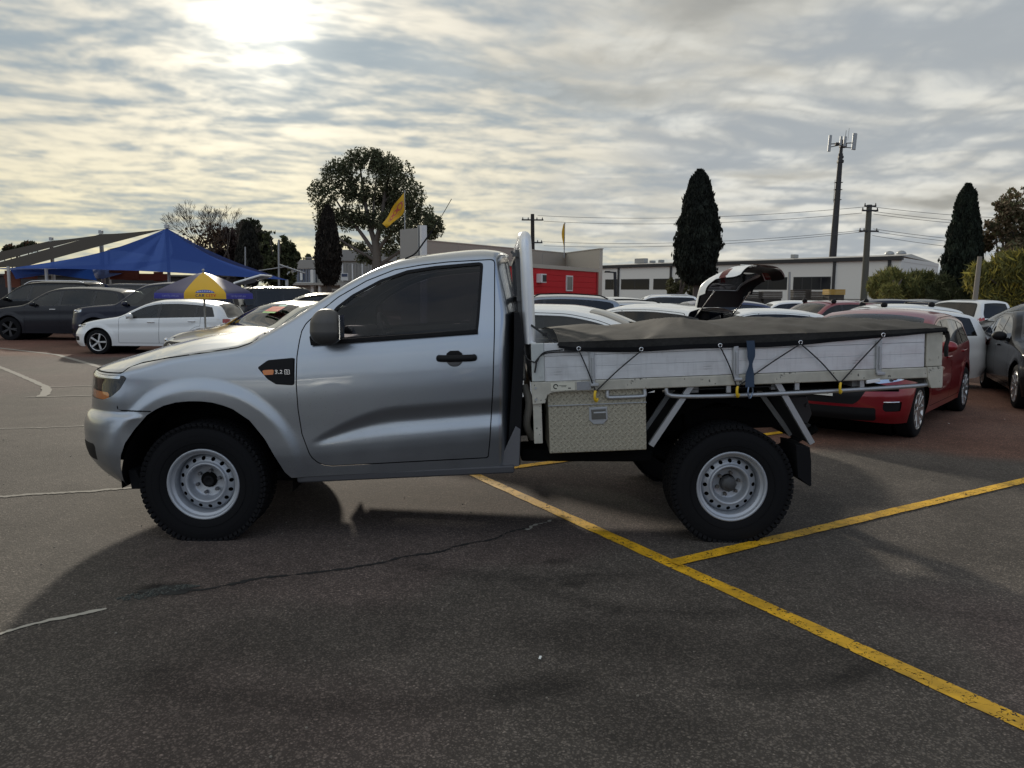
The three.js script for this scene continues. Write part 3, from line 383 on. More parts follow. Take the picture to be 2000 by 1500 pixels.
bushTree('tree', 'far tree clump left of the grey shade sails', 'tree', 75, [[60, 482, 18, 10], [40, 488, 22, 10], [20, 492, 20, 10], [5, 496, 20, 12]], 2200, [0.05, 0.055, 0.028], 25, { mix: [0.13, 0.06, 0.03, 0.25] });
bushTree('tree', 'brownish-green gum at the right edge of the picture', 'tree', 40, [[1985, 400, 30, 34], [1955, 415, 24, 22], [1975, 445, 34, 30], [1945, 470, 26, 22], [1985, 490, 34, 34], [1935, 440, 14, 12], [1950, 500, 30, 24], [2030, 440, 40, 60], [1928, 405, 10, 8]], 11000, [0.17, 0.125, 0.075], 26, { gap: 0.43, freq: 1.8, leaf: tiny, mix: [0.10, 0.10, 0.05, 0.4] });
// columnar cypresses
function cypress(label, px, d, top, foot, width, n, seed, tone) {
  const g = treeAt('cypress_tree', label, 'cypress', px, d), rnd = mulberry(seed), T = at(px, top, d).y, F = Math.max(0.1, at(px, foot, d).y), R = width / 2 * d / 1500, im = new THREE.InstancedMesh(sprig, leafMat(1, 1, 1), n), m = new THREE.Matrix4(), q = new THREE.Quaternion(), e = new THREE.Euler(), c = new THREE.Color();
  const prof = curve([[0, 0.35], [0.06, 0.68], [0.2, 0.95], [0.42, 1.0], [0.60, 0.84], [0.78, 0.60], [0.92, 0.40], [1, 0.12]]);
  const lean = (T - F) * 0.012, P = []; for (let i = 0; i <= 14; i++) { const t = i / 14; P.push(new THREE.Vector2(R * prof(t) * 0.72, lerp(F, T - 0.15, t))); }
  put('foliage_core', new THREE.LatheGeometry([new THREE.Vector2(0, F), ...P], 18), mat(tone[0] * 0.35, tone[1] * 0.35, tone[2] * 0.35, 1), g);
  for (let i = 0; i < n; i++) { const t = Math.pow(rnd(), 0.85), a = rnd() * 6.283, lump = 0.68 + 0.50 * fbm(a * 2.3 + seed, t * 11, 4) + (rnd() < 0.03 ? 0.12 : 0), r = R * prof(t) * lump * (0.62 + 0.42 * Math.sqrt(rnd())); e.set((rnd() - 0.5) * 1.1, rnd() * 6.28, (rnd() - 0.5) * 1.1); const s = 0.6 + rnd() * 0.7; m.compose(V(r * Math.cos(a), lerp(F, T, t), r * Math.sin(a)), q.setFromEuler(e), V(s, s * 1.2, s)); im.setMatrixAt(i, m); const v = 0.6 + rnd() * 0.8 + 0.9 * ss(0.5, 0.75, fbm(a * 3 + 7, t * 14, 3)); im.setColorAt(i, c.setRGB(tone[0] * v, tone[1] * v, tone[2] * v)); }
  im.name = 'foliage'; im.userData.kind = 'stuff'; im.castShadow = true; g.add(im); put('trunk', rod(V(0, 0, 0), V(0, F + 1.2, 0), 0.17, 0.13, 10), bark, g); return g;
}
cypress('dark narrow cypress in front of the grey office', 643, 44, 403, 556, 50, 9000, 41, [0.022, 0.018, 0.014]);
cypress('small dark cypress among the rounded trees at left', 488, 50, 436, 560, 50, 8000, 42, [0.022, 0.022, 0.017]);
cypress('tall dark cypress directly behind the open tailgate', 1359, 40, 334, 556, 86, 20000, 43, [0.014, 0.017, 0.013]);
cypress('right-hand cypress between the hedge and the right-edge gum', 1875, 40, 361, 590, 70, 16000, 44, [0.015, 0.021, 0.014]);
// shrubs and hedge
bushTree('shrub', 'olive-green shrub under the tall cypress, on its left', 'shrub', 42, [[1328, 560, 20, 20], [1340, 545, 12, 12], [1320, 572, 14, 12]], 1300, [0.085, 0.085, 0.04], 51, { r: 0.05, gap: 0.3, leaf: small });
bushTree('shrub', 'dull green shrub under the tall cypress, on its right', 'shrub', 43, [[1385, 562, 24, 14], [1400, 552, 12, 10], [1365, 570, 20, 12]], 1300, [0.06, 0.062, 0.034], 52, { r: 0.05, gap: 0.3, leaf: small });
bushTree('shrub', 'yellow-green palm-like shrub at the left end of the right-hand hedge', 'shrub', 40, [[1745, 560, 30, 28], [1725, 575, 18, 18], [1762, 545, 20, 20]], 6000, [0.15, 0.155, 0.05], 53, { r: 0.05, leaf: blade, up: 2.2, gap: 0.3, mix: [0.28, 0.25, 0.08, 0.25] });
bushTree('shrub', 'dense green shrub in the middle of the right-hand hedge', 'shrub', 41, [[1795, 560, 34, 28], [1775, 570, 24, 24], [1815, 555, 20, 24]], 7000, [0.10, 0.11, 0.04], 54, { r: 0.05, leaf: blade, up: 2.2, gap: 0.3, mix: [0.24, 0.22, 0.07, 0.2] });
bushTree('shrub', 'green shrub touching the foot of the right-hand cypress', 'shrub', 39, [[1840, 566, 24, 26], [1852, 585, 20, 18], [1825, 580, 20, 18]], 4500, [0.050, 0.058, 0.026], 55, { r: 0.05, leaf: blade, up: 2.2, gap: 0.3 });
bushTree('shrub', 'bright yellow-green shrub below the right-edge gum', 'shrub', 36, [[1935, 545, 26, 34], [1970, 530, 34, 36], [2005, 540, 30, 44], [1950, 580, 34, 26], [1990, 580, 30, 30], [1985, 505, 14, 14]], 11000, [0.14, 0.14, 0.045], 56, { r: 0.06, leaf: blade, up: 2.2, gap: 0.3, mix: [0.40, 0.34, 0.07, 0.3] });
{ // low dark shed and stalls in the shade behind the sails
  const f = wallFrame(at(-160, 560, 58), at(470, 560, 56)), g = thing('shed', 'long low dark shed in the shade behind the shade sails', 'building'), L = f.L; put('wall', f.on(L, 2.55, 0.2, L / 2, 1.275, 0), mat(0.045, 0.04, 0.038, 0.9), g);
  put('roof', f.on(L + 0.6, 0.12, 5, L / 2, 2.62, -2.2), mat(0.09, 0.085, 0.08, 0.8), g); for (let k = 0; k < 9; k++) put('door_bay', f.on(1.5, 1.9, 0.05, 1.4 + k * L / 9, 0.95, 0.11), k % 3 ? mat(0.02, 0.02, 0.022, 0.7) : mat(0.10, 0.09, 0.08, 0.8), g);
}
// ------------------------------------------------------------------ the silver utility truck
const flakes = (() => { // metallic flake and faint dust, as roughness grain
  const n = 256, d = new Uint8Array(n * n * 4), rnd = mulberry(5); for (let i = 0; i < n * n; i++) { const v = 205 + rnd() * 50; d.set([v, v, v, 255], i * 4); }
  const t = new THREE.DataTexture(d, n, n); t.wrapS = t.wrapT = THREE.RepeatWrapping; t.magFilter = THREE.LinearFilter; t.repeat.set(40, 40); t.needsUpdate = true; return t; })();
const M = {
  silver: mat(0.335, 0.37, 0.42, 0.30, 0.95, { clearcoat: 0.9, clearcoatRoughness: 0.03 }),
  black: mat(0.010, 0.010, 0.011, 0.6, 0, { specularIntensity: 0.35 }), blackGloss: mat(0.012, 0.012, 0.014, 0.12), rubber: mat(0.011, 0.011, 0.012, 0.9, 0, { ior: 1.2 }), under: mat(0.006, 0.006, 0.006, 0.9, 0, { specularIntensity: 0.2 }),
  plastic: mat(0.048, 0.047, 0.046, 0.5), tint: mat(0.17, 0.155, 0.18, 0.02, 0, { transmission: 1, thickness: 0, specularIntensity: 0.65 }), clear: mat(0.75, 0.80, 0.78, 0.02, 0, { transmission: 1, thickness: 0 }),
  lens: mat(0.86, 0.88, 0.9, 0.03, 0, { transmission: 1, thickness: 0 }), chrome: mat(0.72, 0.73, 0.75, 0.14, 1), amber: mat(0.62, 0.17, 0.015, 0.25, 0, { clearcoat: 0.8 }), red: mat(0.35, 0.01, 0.012, 0.2, 0, { clearcoat: 0.8 }),
  alu: mat(0.68, 0.69, 0.70, 0.40, 0.45), galv: mat(0.45, 0.46, 0.47, 0.5, 0.8), steel: mat(0.40, 0.42, 0.45, 0.42, 0.55), seat: mat(0.03, 0.03, 0.033, 0.85), yellow: mat(0.75, 0.48, 0.02, 0.45), darkMetal: mat(0.05, 0.05, 0.052, 0.5, 0.5), cord: mat(0.012, 0.012, 0.013, 0.7),
};
const steelWheelParts = (() => {
  const N = 160, prof = [[0.0, -0.115], [0.036, -0.115], [0.04, -0.112], [0.088, -0.106], [0.098, -0.10], [0.105, -0.085], [0.108, -0.058], [0.114, -0.046], [0.121, -0.042], [0.128, -0.046], [0.132, -0.055], [0.138, -0.059], [0.144, -0.062], [0.150, -0.066], [0.156, -0.069], [0.162, -0.073], [0.168, -0.078], [0.173, -0.086], [0.175, -0.10], [0.181, -0.102], [0.183, -0.06], [0.184, -0.035], [0.188, -0.030], [0.199, -0.027], [0.202, -0.022], [0.204, -0.008], [0.209, -0.002], [0.217, 0.0], [0.222, -0.003], [0.223, -0.012], [0.218, -0.016]];
  const dense = []; for (let i = 0; i < prof.length - 1; i++) { const k = prof[i][0] > 0.13 && prof[i][0] < 0.17 ? 4 : 1; for (let q = 0; q < k; q++) dense.push([lerp(prof[i][0], prof[i + 1][0], q / k), lerp(prof[i][1], prof[i + 1][1], q / k)]); } dense.push(prof[prof.length - 1]);
  const g = lathe(dense, N); const hole = (x, y, z) => { const a = Math.atan2(y, x), s = Math.PI / 8, k = Math.round(a / s) * s; return z < -0.05 && z > -0.095 ? Math.hypot(x - 0.1525 * Math.cos(k), y - 0.1525 * Math.sin(k)) - 0.0125 : 1; };
  const nutHole = (x, y, z) => 1;
  const disc = split(g, hole)[1];
  const back = new THREE.CylinderGeometry(0.19, 0.19, 0.02, 48); back.rotateX(Math.PI / 2); back.translate(0, 0, -0.15);
  const nuts = []; for (let k = 0; k < 6; k++) { const a = k / 6 * Math.PI * 2 + 0.3, c = new THREE.CylinderGeometry(0.0105, 0.0125, 0.022, 6); c.rotateX(Math.PI / 2); c.translate(0.07 * Math.cos(a), 0.07 * Math.sin(a), -0.098); nuts.push(c); }
  return { disc, back, nuts };
})();
function tyreGeometry(R, w, rim) { // axis z, outer face near z = 0, flattened where it stands
  const prof = [[rim - 0.006, -0.022], [rim + 0.006, -0.012], [rim + 0.03, 0.0], [rim + 0.07, 0.006], [R - 0.055, 0.003], [R - 0.03, -0.008], [R - 0.012, -0.022], [R - 0.010, -0.06], [R - 0.008, -w / 2], [R - 0.010, -w + 0.06], [R - 0.012, -w + 0.022], [R - 0.05, -w], [rim + 0.03, -w], [rim, -w + 0.02]];
  const list = [lathe(prof, 120)], rnd = mulberry(8);
  for (const ring of [0, 1, 2, 3, 4]) for (let k = 0; k < 68; k++) {
    const a = (k + (ring % 2) * 0.5) / 68 * Math.PI * 2, wd = ring === 0 || ring === 4 ? 0.058 : 0.042, z = -0.03 - (ring / 4) * (w - 0.06);
    const b = new THREE.BoxGeometry(0.014, R * 2 * Math.PI / 68 * 0.76, wd); b.rotateX((rnd() - 0.5) * 0.2 + (ring % 2 ? 0.35 : -0.3)); b.translate(R - 0.0075, 0, z); b.rotateZ(a); list.push(b);
    if (ring === 0) { const q = new THREE.BoxGeometry(0.030, R * 2 * Math.PI / 68 * 0.66, 0.008); q.rotateY(-0.5); q.translate(R - 0.026, 0, -0.006); q.rotateZ(a); list.push(q); }
  }
  // two raised letter-like rings on the sidewall
  for (const [r, t] of [[rim + 0.045, 0.0022], [R - 0.075, 0.0018]]) { const q = new THREE.TorusGeometry(r, t, 5, 90); q.translate(0, 0, 0.004); list.push(q); }
  return merge(list);
}
function flatten(g, h) { const p = g.attributes.position; for (let i = 0; i < p.count; i++) { const y = p.getY(i); if (y < -h) { const over = -h - y; p.setY(i, -h + over * 0.02); p.setZ(i, p.getZ(i) + (p.getZ(i) > -0.12 ? 1 : -1) * over * 0.35); } } return g; }
const uteTyre = flatten(tyreGeometry(0.383, 0.265, 0.219), 0.352);

const UTE = thing('utility_truck', 'silver single-cab utility truck with a tarpaulin-covered drop-side tray', 'pickup truck', [-0.2759, 0, -5.5351], 1.035 * Math.PI / 180);
{
  const base = curve([[0.30, 0.850], [0.4, 0.872], [0.5, 0.895], [0.6, 0.917], [0.66, 0.926], [0.72, 0.928], [0.80, 0.9285], [0.90, 0.930], [1.0, 0.931], [1.1, 0.928], [1.2, 0.920], [1.26, 0.911], [1.31, 0.899], [1.5, 0.835], [1.75, 0.742], [1.9, 0.68]]);
  const cut = curve([[0.69, 0], [0.73, -0.003], [0.775, -0.0125], [0.81, -0.0170], [0.85, -0.0110], [0.893, -0.0006], [0.90, 0]]);
  const W = (x, y) => {
    const q = y - 0.09 * (clamp(x, -1.1, 0.3) - 0.145); const taper = lerp(0.14, 1, Math.sqrt(ss(-0.97, -0.42, x))); let w = base(q) + cut(0.69 + (q - 0.69) / taper) * Math.min(1, taper * 1.15) * ss(-0.97, -0.86, x);
    const r = Math.hypot(x + 1.622, y - 0.362);
    if (x < -0.98) w += 0.013 * ss(0.655, 0.575, r) * ss(-1.0, -1.06, x);
    w += -0.012 * ss(-1.9, -2.3, x) * ss(0.85, 1.0, y) + 0.020 * ss(-1.95, -2.1, x) * ss(0.80, 0.765, y);
    return w;
  };
  const spec = {
    x0: -2.61, x1: 0.285, dx: 0.0125, noseL: 0.52, tailL: 0.10, nNose: 26, nTail: 8, nSide: 92, nEdge: 7, nTop: 14, topPow: 2.4, edgeK: 1.2, W,
    bot: curve([[-2.61, 0.45], [-2.4, 0.38], [-2.25, 0.325], [-2.1, 0.33], [-1.1, 0.398], [0.3, 0.472]]),
    yE: curve([[-2.58, 1.02], [-2.4, 1.04], [-2.2, 1.066], [-2.08, 1.085], [-2.0, 1.105], [-1.82, 1.145], [-1.56, 1.185], [-1.4, 1.21], [-1.33, 1.23], [-1.265, 1.262], [-1.151, 1.325], [-1.067, 1.378], [-0.898, 1.492], [-0.727, 1.603], [-0.56, 1.688], [-0.425, 1.733], [-0.224, 1.769], [-0.018, 1.792], [0.107, 1.798], [0.18, 1.793], [0.29, 1.775]]),
    yC: curve([[-2.58, 1.05], [-2.49, 1.095], [-2.27, 1.158], [-2.03, 1.203], [-1.78, 1.238], [-1.53, 1.26], [-1.35, 1.282], [-1.2, 1.355], [-0.9, 1.545], [-0.6, 1.705], [-0.45, 1.768], [-0.2, 1.805], [0.1, 1.828], [0.2, 1.82], [0.29, 1.80]]),
    edge: curve([[-2.58, 0.05], [-1.4, 0.05], [-1.2, 0.03], [-0.6, 0.035], [-0.3, 0.055], [0.3, 0.06]]),
    xn: curve([[0.32, -2.43], [0.339, -2.45], [0.389, -2.515], [0.446, -2.565], [0.502, -2.595], [0.58, -2.610], [0.668, -2.610], [0.711, -2.604], [0.75, -2.590], [0.785, -2.566], [0.82, -2.560], [0.908, -2.554], [1.0, -2.548], [1.03, -2.53], [1.06, -2.49], [1.10, -2.44], [1.2, -2.42]]),
    xt: curve([[0.46, 0.285], [1.25, 0.292], [1.40, 0.300], [1.5, 0.288], [1.65, 0.262], [1.75, 0.245]]),
  };
  let skin = shell(spec).toNonIndexed(), g, inn;
  const side = f => (x, y, z) => Math.max(f(x, y), 0.35 - Math.abs(z));
  const cutOut = (f) => { const [a, b] = split(skin, f); skin = b; return a; };
  const gap = 0.0042;
  // wheel openings
  cutOut(side(polySDF([[-2.107, 0.2], [-2.107, 0.385], [-2.103, 0.471], [-2.093, 0.544], [-2.064, 0.62], [-2.008, 0.702], [-1.934, 0.787], [-1.88, 0.822], [-1.83, 0.846], [-1.755, 0.867], [-1.676, 0.874], [-1.61, 0.874], [-1.541, 0.867], [-1.48, 0.851], [-1.419, 0.828], [-1.32, 0.759], [-1.231, 0.643], [-1.172, 0.529], [-1.122, 0.434], [-1.082, 0.395], [-1.06, 0.2]])));
  // door (with its window) and the dark joint round it
  const doorP = polySDF([[-1.014, 1.297], [-0.992, 1.34], [-0.945, 1.387], [-0.80, 1.505], [-0.635, 1.603], [-0.467, 1.672], [-0.30, 1.703], [-0.137, 1.723], [0.125, 1.740], [0.142, 1.736], [0.150, 1.725], [0.152, 1.306], [0.145, 0.978], [0.128, 0.641], [0.118, 0.535], [0.108, 0.528], [-0.84, 0.474], [-0.885, 0.480], [-0.924, 0.497], [-0.955, 0.525], [-0.972, 0.555], [-1.0, 0.638], [-1.013, 0.676], [-1.032, 0.823], [-1.04, 0.979], [-1.036, 1.143], [-1.025, 1.236]]);
  let door = cutOut(side((x, y) => doorP(x, y) + gap)), joint = cutOut(side((x, y) => doorP(x, y) - gap * 0.6));
  const [nearDoor, farDoor] = split(door, (x, y, z) => -z);
  const glassP = polySDF([[-0.852, 1.243], [-0.846, 1.30], [-0.83, 1.41], [-0.806, 1.440], [-0.715, 1.512], [-0.55, 1.603], [-0.386, 1.663], [-0.219, 1.690], [-0.055, 1.706], [0.055, 1.716], [0.070, 1.712], [0.073, 1.70], [0.054, 1.386], [0.047, 1.311], [0.045, 1.298]]);
  const joints = [shift(joint, -0.006)];
  for (const d of [nearDoor, farDoor]) {
    const [trim, panel] = split(d, (x, y) => glassP(x, y) - 0.006), [pane, frame] = split(trim, (x, y) => glassP(x, y) + 0.012);
    const o = put('door', panel, M.silver, UTE); put('window', shift(pane, -0.006), M.tint, o); put('window_seal', shift(frame, 0.002), M.black, o);
    if (d === nearDoor) {
      const z = W(0, 1.25) + 0.004; // belt strip, handle with its cup, dark mirror corner
      put('belt_strip', bar(V(-0.95, 1.225, 0.917), V(0.052, 1.304, 0.912), 0.016, 0.026, V(0, 1, 0), 0.004), M.black, o);
      const hz = 0.934, h = [tube([V(-0.182, 1.142, hz), V(-0.160, 1.1425, hz + 0.024), V(-0.07, 1.145, hz + 0.034), V(0.012, 1.1475, hz + 0.024), V(0.032, 1.148, hz)], 0.021, 40, 12)];
      h.push(plate([[-0.140, 1.142], [-0.135, 1.172], [-0.115, 1.187], [-0.065, 1.189], [-0.043, 1.174], [-0.036, 1.145]], 0.014).translate(0, 0, hz - 0.010));
      put('handle', h, M.black, o);
      const cup = new THREE.SphereGeometry(0.045, 24, 16); cup.scale(1.08, 0.95, 0.10); cup.translate(-0.088, 1.134, hz - 0.002); put('handle_cup', cup, mat(0.22, 0.23, 0.25, 0.4, 0.7), o);
      const m = plate([[-0.955, 1.222], [-0.960, 1.262], [-0.905, 1.345], [-0.832, 1.405], [-0.838, 1.30], [-0.845, 1.238]], 0.012).translate(0, 0, 0.893); put('mirror_corner', m, M.black, o);
    }
  }
  // near mirror, hanging out from the door corner
  const my = V(-0.826, 1.33, 1.04), head = new RoundedBoxGeometry(0.182, 0.208, 0.20, 8, 0.078), hp = head.attributes.position;
  for (let i = 0; i < hp.count; i++) { const y = hp.getY(i), k = 1 - 0.16 * ss(0, 0.1, y); hp.setX(i, hp.getX(i) * k + (y > 0 ? y * 0.02 : 0)); hp.setZ(i, hp.getZ(i) * (1 - 0.08 * ss(0, 0.1, y))); } head.computeVertexNormals(); head.translate(my.x, my.y, my.z);
  const [cap, lower] = split(head, (x, y) => 1.302 - y);
  const mir = put('mirror', [lower, bar(V(-0.87, 1.245, 0.90), V(-0.83, 1.235, 1.03), 0.06, 0.03, V(0, 1, 0), 0.01)], M.plastic, UTE);
  put('mirror_cap', cap, mat(0.075, 0.07, 0.064, 0.5), mir);
  put('mirror_glass', box(0.004, 0.14, 0.13, my.x + 0.088, my.y, my.z), M.chrome, mir);
  // bonnet, headlights, bumper, grille, lamps
  const bonP = polySDF([[-2.75, 1.030], [-2.30, 1.030], [-2.085, 1.036], [-2.072, 1.048], [-2.058, 1.068], [-2.011, 1.090], [-1.818, 1.128], [-1.56, 1.167], [-1.398, 1.193], [-1.327, 1.218], [-1.285, 1.245], [-1.262, 1.275], [-1.255, 1.5], [-2.75, 1.5]]);
  put('bonnet', cutOut((x, y) => bonP(x, y) + gap), M.silver, UTE); joints.push(shift(cutOut((x, y) => bonP(x, y) - gap * 0.7), -0.006));
  const hlP = polySDF([[-2.75, 1.018], [-2.062, 1.022], [-2.052, 1.008], [-2.095, 0.940], [-2.15, 0.897], [-2.22, 0.870], [-2.75, 0.862]]);
  const lampF = (x, y, z) => Math.max(hlP(x, y), 0.46 - Math.abs(z)), lampAll = cutOut(lampF);
  for (const half of split(lampAll, (x, y, z) => -z)) {
    const h = put('headlight', shift(half, -0.03), mat(0.006, 0.006, 0.007, 0.5, 0, { ior: 1.15 }), UTE); put('lens', half, M.lens, h);
    const s = half === undefined ? 1 : half.attributes.position.getZ(0) > 0 ? 1 : -1;
    const bowl = new THREE.SphereGeometry(0.058, 24, 16, 0, 6.3, 0, 1.7); bowl.rotateZ(Math.PI / 2 + 0.3); bowl.scale(0.8, 0.8, 0.8); bowl.translate(-2.16, 0.962, s * 0.74); put('reflector', bowl, mat(0.16, 0.17, 0.18, 0.15, 1), h); const low = split(half, (x, y) => Math.max(y - 0.917, x + 2.185))[0]; if (low) put('indicator', shift(low, -0.007), M.amber, h); const bright = split(half, (x, y) => Math.max(1.002 - y, x + 2.10))[0]; if (bright) put('light_strip', shift(bright, -0.006), M.chrome, h);
  }
  const grP = (x, y, z) => Math.max(Math.abs(z) - 0.455, Math.abs(y - 0.95) - 0.065, x + 2.2);
  const gr = put('grille', cutOut(grP), M.black, UTE); for (const y of [0.905, 0.965]) put('grille_bar', tube([V(-2.45, y, 0.40), V(-2.515, y, 0.2), V(-2.54, y, 0), V(-2.515, y, -0.2), V(-2.45, y, -0.40)], 0.010), M.plastic, gr);
  const fogF = (x, y, z) => Math.max(Math.max(Math.abs(y - 0.545) - 0.052, 0.42 - Math.abs(z), x + 2.285)); const fogs = cutOut(fogF);
  const bumP = polySDF([[-2.75, 0.862], [-2.22, 0.862], [-2.16, 0.888], [-2.13, 0.876], [-2.11, 0.812], [-1.90, 0.810], [-1.90, 0.2], [-2.75, 0.2]]);
  joints.push(shift(cutOut(side((x, y) => Math.max(Math.abs(bumP(x, y)) - 0.0045, x + 1.905, -2.125 - x))), -0.004));
  const bum = put('front_bumper', cutOut((x, y) => bumP(x, y)), M.silver, UTE); put('lamp_recess', fogs, M.black, bum);
  // windscreen, cowl
  const wsP = polySDF([[-1.215, 0], [-1.19, 0.3], [-1.14, 0.55], [-1.03, 0.725], [-0.98, 0.735], [-0.47, 0.625], [-0.50, 0.3], [-0.51, 0], [-0.50, -0.3], [-0.47, -0.625], [-0.98, -0.735], [-1.03, -0.725], [-1.14, -0.55], [-1.19, -0.3]]);
  const up = f => (x, y, z) => Math.max(f(x, z), 1.2 - y);
  const wsAll = cutOut(up((x, z) => wsP(x, z))), [wsIn, wsRim] = split(wsAll, (x, y, z) => wsP(x, z) + 0.03);
  const ws = put('windscreen', wsIn, M.clear, UTE); put('windscreen_border', wsRim, M.blackGloss, ws);
  put('cowl', [cutOut((x, y, z) => Math.max(x + 1.13 - 0.1 * (Math.abs(z) > 0.7 ? -1 : 0), -1.27 - x, Math.abs(z) - 0.80)), box(0.10, 0.012, 1.3, -1.26, 1.268, 0, 0.004)], M.black, UTE);
  // side vent with lamp and badge, fender, cab
  const vP = polySDF([[-1.270, 1.077], [-1.208, 1.122], [-1.060, 1.137], [-1.0475, 1.134], [-1.050, 0.976], [-1.062, 0.972], [-1.160, 0.977], [-1.211, 1.009]]);
  const vent = split(skin, (x, y, z) => Math.max(vP(x, y), 0.3 - z))[0], ventEdge = split(vent, (x, y) => vP(x, y) + 0.006)[0];
  const vo = put('side_vent', [shift(vent, 0.003), shift(ventEdge, 0.008)], M.black, UTE);
  const lampP = polySDF([[-1.240, 1.062], [-1.170, 1.066], [-1.172, 1.036], [-1.229, 1.033]]); put('indicator', shift(split(vent, lampP)[0], 0.011), M.amber, vo);
  const fender = cutOut((x, y, z) => Math.max(doorP(x, y) < 0.02 ? x + 1.0 : x + 1.005, y - 1.30 - 0.25 * (x + 1.08), 0.35 - Math.abs(z)));
  for (const half of split(fender, (x, y, z) => -z)) put('fender', half, M.silver, UTE);
  put('cab', skin, M.silver, UTE);
  // road dust, splashes and wipe marks on the paint: one map over the whole side
  { const n = 1024, c = new Uint8Array(n * n * 4), rm = new Uint8Array(n * n * 4), rnd = mulberry(12), sp = new Float32Array(n * n);
    for (let k = 0; k < 2600; k++) { const wheelSide = rnd() < 0.7, x = wheelSide ? -1.1 + Math.pow(rnd(), 1.6) * 1.0 : -2.6 + rnd() * 3, y = 0.40 + Math.pow(rnd(), 2.4) * 0.55, px = Math.floor((x + 2.7) / 3.1 * n), py = Math.floor((y - 0.3) / 1.6 * n), q = rnd() < 0.15 ? 2 : 1; for (let j = 0; j < q; j++) for (let i = 0; i < q; i++) { const o = (py + j) * n + px + i; if (o >= 0 && o < n * n) sp[o] = 0.4 + 0.5 * rnd(); } }
    for (let y = 0; y < n; y++) for (let x = 0; x < n; x++) { const X = x / n * 3.1 - 2.7, Y = y / n * 1.6 + 0.3, o = y * n + x, low = ss(0.80, 0.42, Y + 0.16 * (fbm(X * 4, Y * 4, 4) - 0.5)), film = 0.10 * fbm(X * 3 + 4, Y * 1.5, 4), wipe = ss(0.60, 0.70, fbm(X * 5 + 3, Y * 26, 3)) * Math.exp(-(((X + 0.02) / 0.16) ** 2) - ((Y - 1.06) / 0.035) ** 2), d = clamp(0.24 * low * (0.5 + fbm(X * 9, Y * 9, 3)) + 0.6 * film + sp[o] * 0.55 + 0.35 * wipe);
      c.set([lerp(255, 205, d), lerp(255, 192, d), lerp(255, 172, d), 255], o * 4); rm.set([255, clamp(0.29 + 0.42 * d) * 255, clamp(0.95 - 0.55 * d) * 255, 255], o * 4); }
    const mk = (q, s) => { const t = new THREE.DataTexture(q, n, n); if (s) t.colorSpace = THREE.SRGBColorSpace; t.magFilter = THREE.LinearFilter; t.needsUpdate = true; return t; };
    M.silver.map = mk(c, true); M.silver.roughnessMap = M.silver.metalnessMap = mk(rm); M.silver.roughness = M.silver.metalness = 1;
    UTE.traverse(o => { if (o.material !== M.silver) return; const p = o.geometry.attributes.position, u = new Float32Array(p.count * 2); for (let i = 0; i < p.count; i++) { u[2 * i] = (p.getX(i) + 2.7) / 3.1; u[2 * i + 1] = (p.getY(i) - 0.3) / 1.6; } o.geometry.setAttribute('uv', new THREE.BufferAttribute(u, 2)); }); }
   put('panel_joint', joints, M.black, UTE);
  // underside of the cab, wheel wells, interior
  const floor = [box(1.36, 0.10, 1.50, -0.36, 0.50, 0), box(0.10, 0.62, 1.60, -1.03, 0.78, 0), box(0.06, 0.72, 1.60, 0.22, 0.86, 0), box(0.9, 0.3, 0.9, -1.6, 0.75, 0), box(0.15, 0.4, 1.4, -2.28, 0.66, 0)];
  put('cab_floor', floor, M.under, UTE);
  for (const s of [-1, 1]) { const w = gridSurface(40, 1, (i, j) => { const a = -0.12 + (Math.PI + 0.2) * i / 40; return [-1.607 + 0.522 * Math.cos(a), 0.365 + 0.515 * Math.sin(a), s * (j ? 0.895 : 0.47)]; }); const inner = box(1.0, 0.55, 0.02, -1.6, 0.62, s * 0.48); put('wheel_well', [w, inner], M.under, UTE); }
  put('side_sill', [bar(V(-1.06, 0.385, 0.86), V(0.28, 0.455, 0.865), 0.06, 0.05, V(0, 1, 0), 0.012), bar(V(-1.06, 0.385, -0.86), V(0.28, 0.455, -0.865), 0.06, 0.05, V(0, 1, 0), 0.012)], mat(0.06, 0.06, 0.065, 0.5), UTE);
  put('mud_guard', plate([[-2.10, 0.43], [-2.055, 0.43], [-2.015, 0.34], [-2.02, 0.312], [-2.085, 0.312]], 0.2).translate(0, 0, 0.66), M.rubber, UTE);
  put('step_plate', plate([[0.175, 0.46], [0.31, 0.47], [0.315, 0.70], [0.285, 0.72], [0.2, 0.53]], 0.01).translate(0, 0, 0.86), mat(0.16, 0.16, 0.17, 0.45, 0.5), UTE);
  const seats = []; for (const s of [-0.38, 0.38]) { seats.push(box(0.50, 0.16, 0.50, -0.28, 0.86, s, 0.05)); const b = new RoundedBoxGeometry(0.14, 0.62, 0.48, 4, 0.06); b.rotateZ(-0.22); b.translate(0.02, 1.18, s); seats.push(b); const hr = new RoundedBoxGeometry(0.10, 0.17, 0.26, 4, 0.04); hr.rotateZ(-0.2); hr.translate(0.09, 1.56, s); seats.push(hr); }
  put('seat', seats, M.seat, UTE);
  put('dashboard', [box(0.32, 0.26, 1.4, -0.95, 1.10, 0, 0.06), box(0.2, 0.08, 0.4, -0.88, 1.245, -0.38, 0.03)], M.plastic, UTE);
  const sw = new THREE.TorusGeometry(0.185, 0.016, 10, 40); sw.rotateY(Math.PI / 2); sw.rotateZ(0.42); sw.translate(-0.66, 1.20, -0.38); put('steering_wheel', [sw, box(0.03, 0.06, 0.3, -0.665, 1.20, -0.38, 0.01), rod(V(-0.67, 1.2, -0.38), V(-0.9, 1.1, -0.38), 0.04)], M.plastic, UTE);
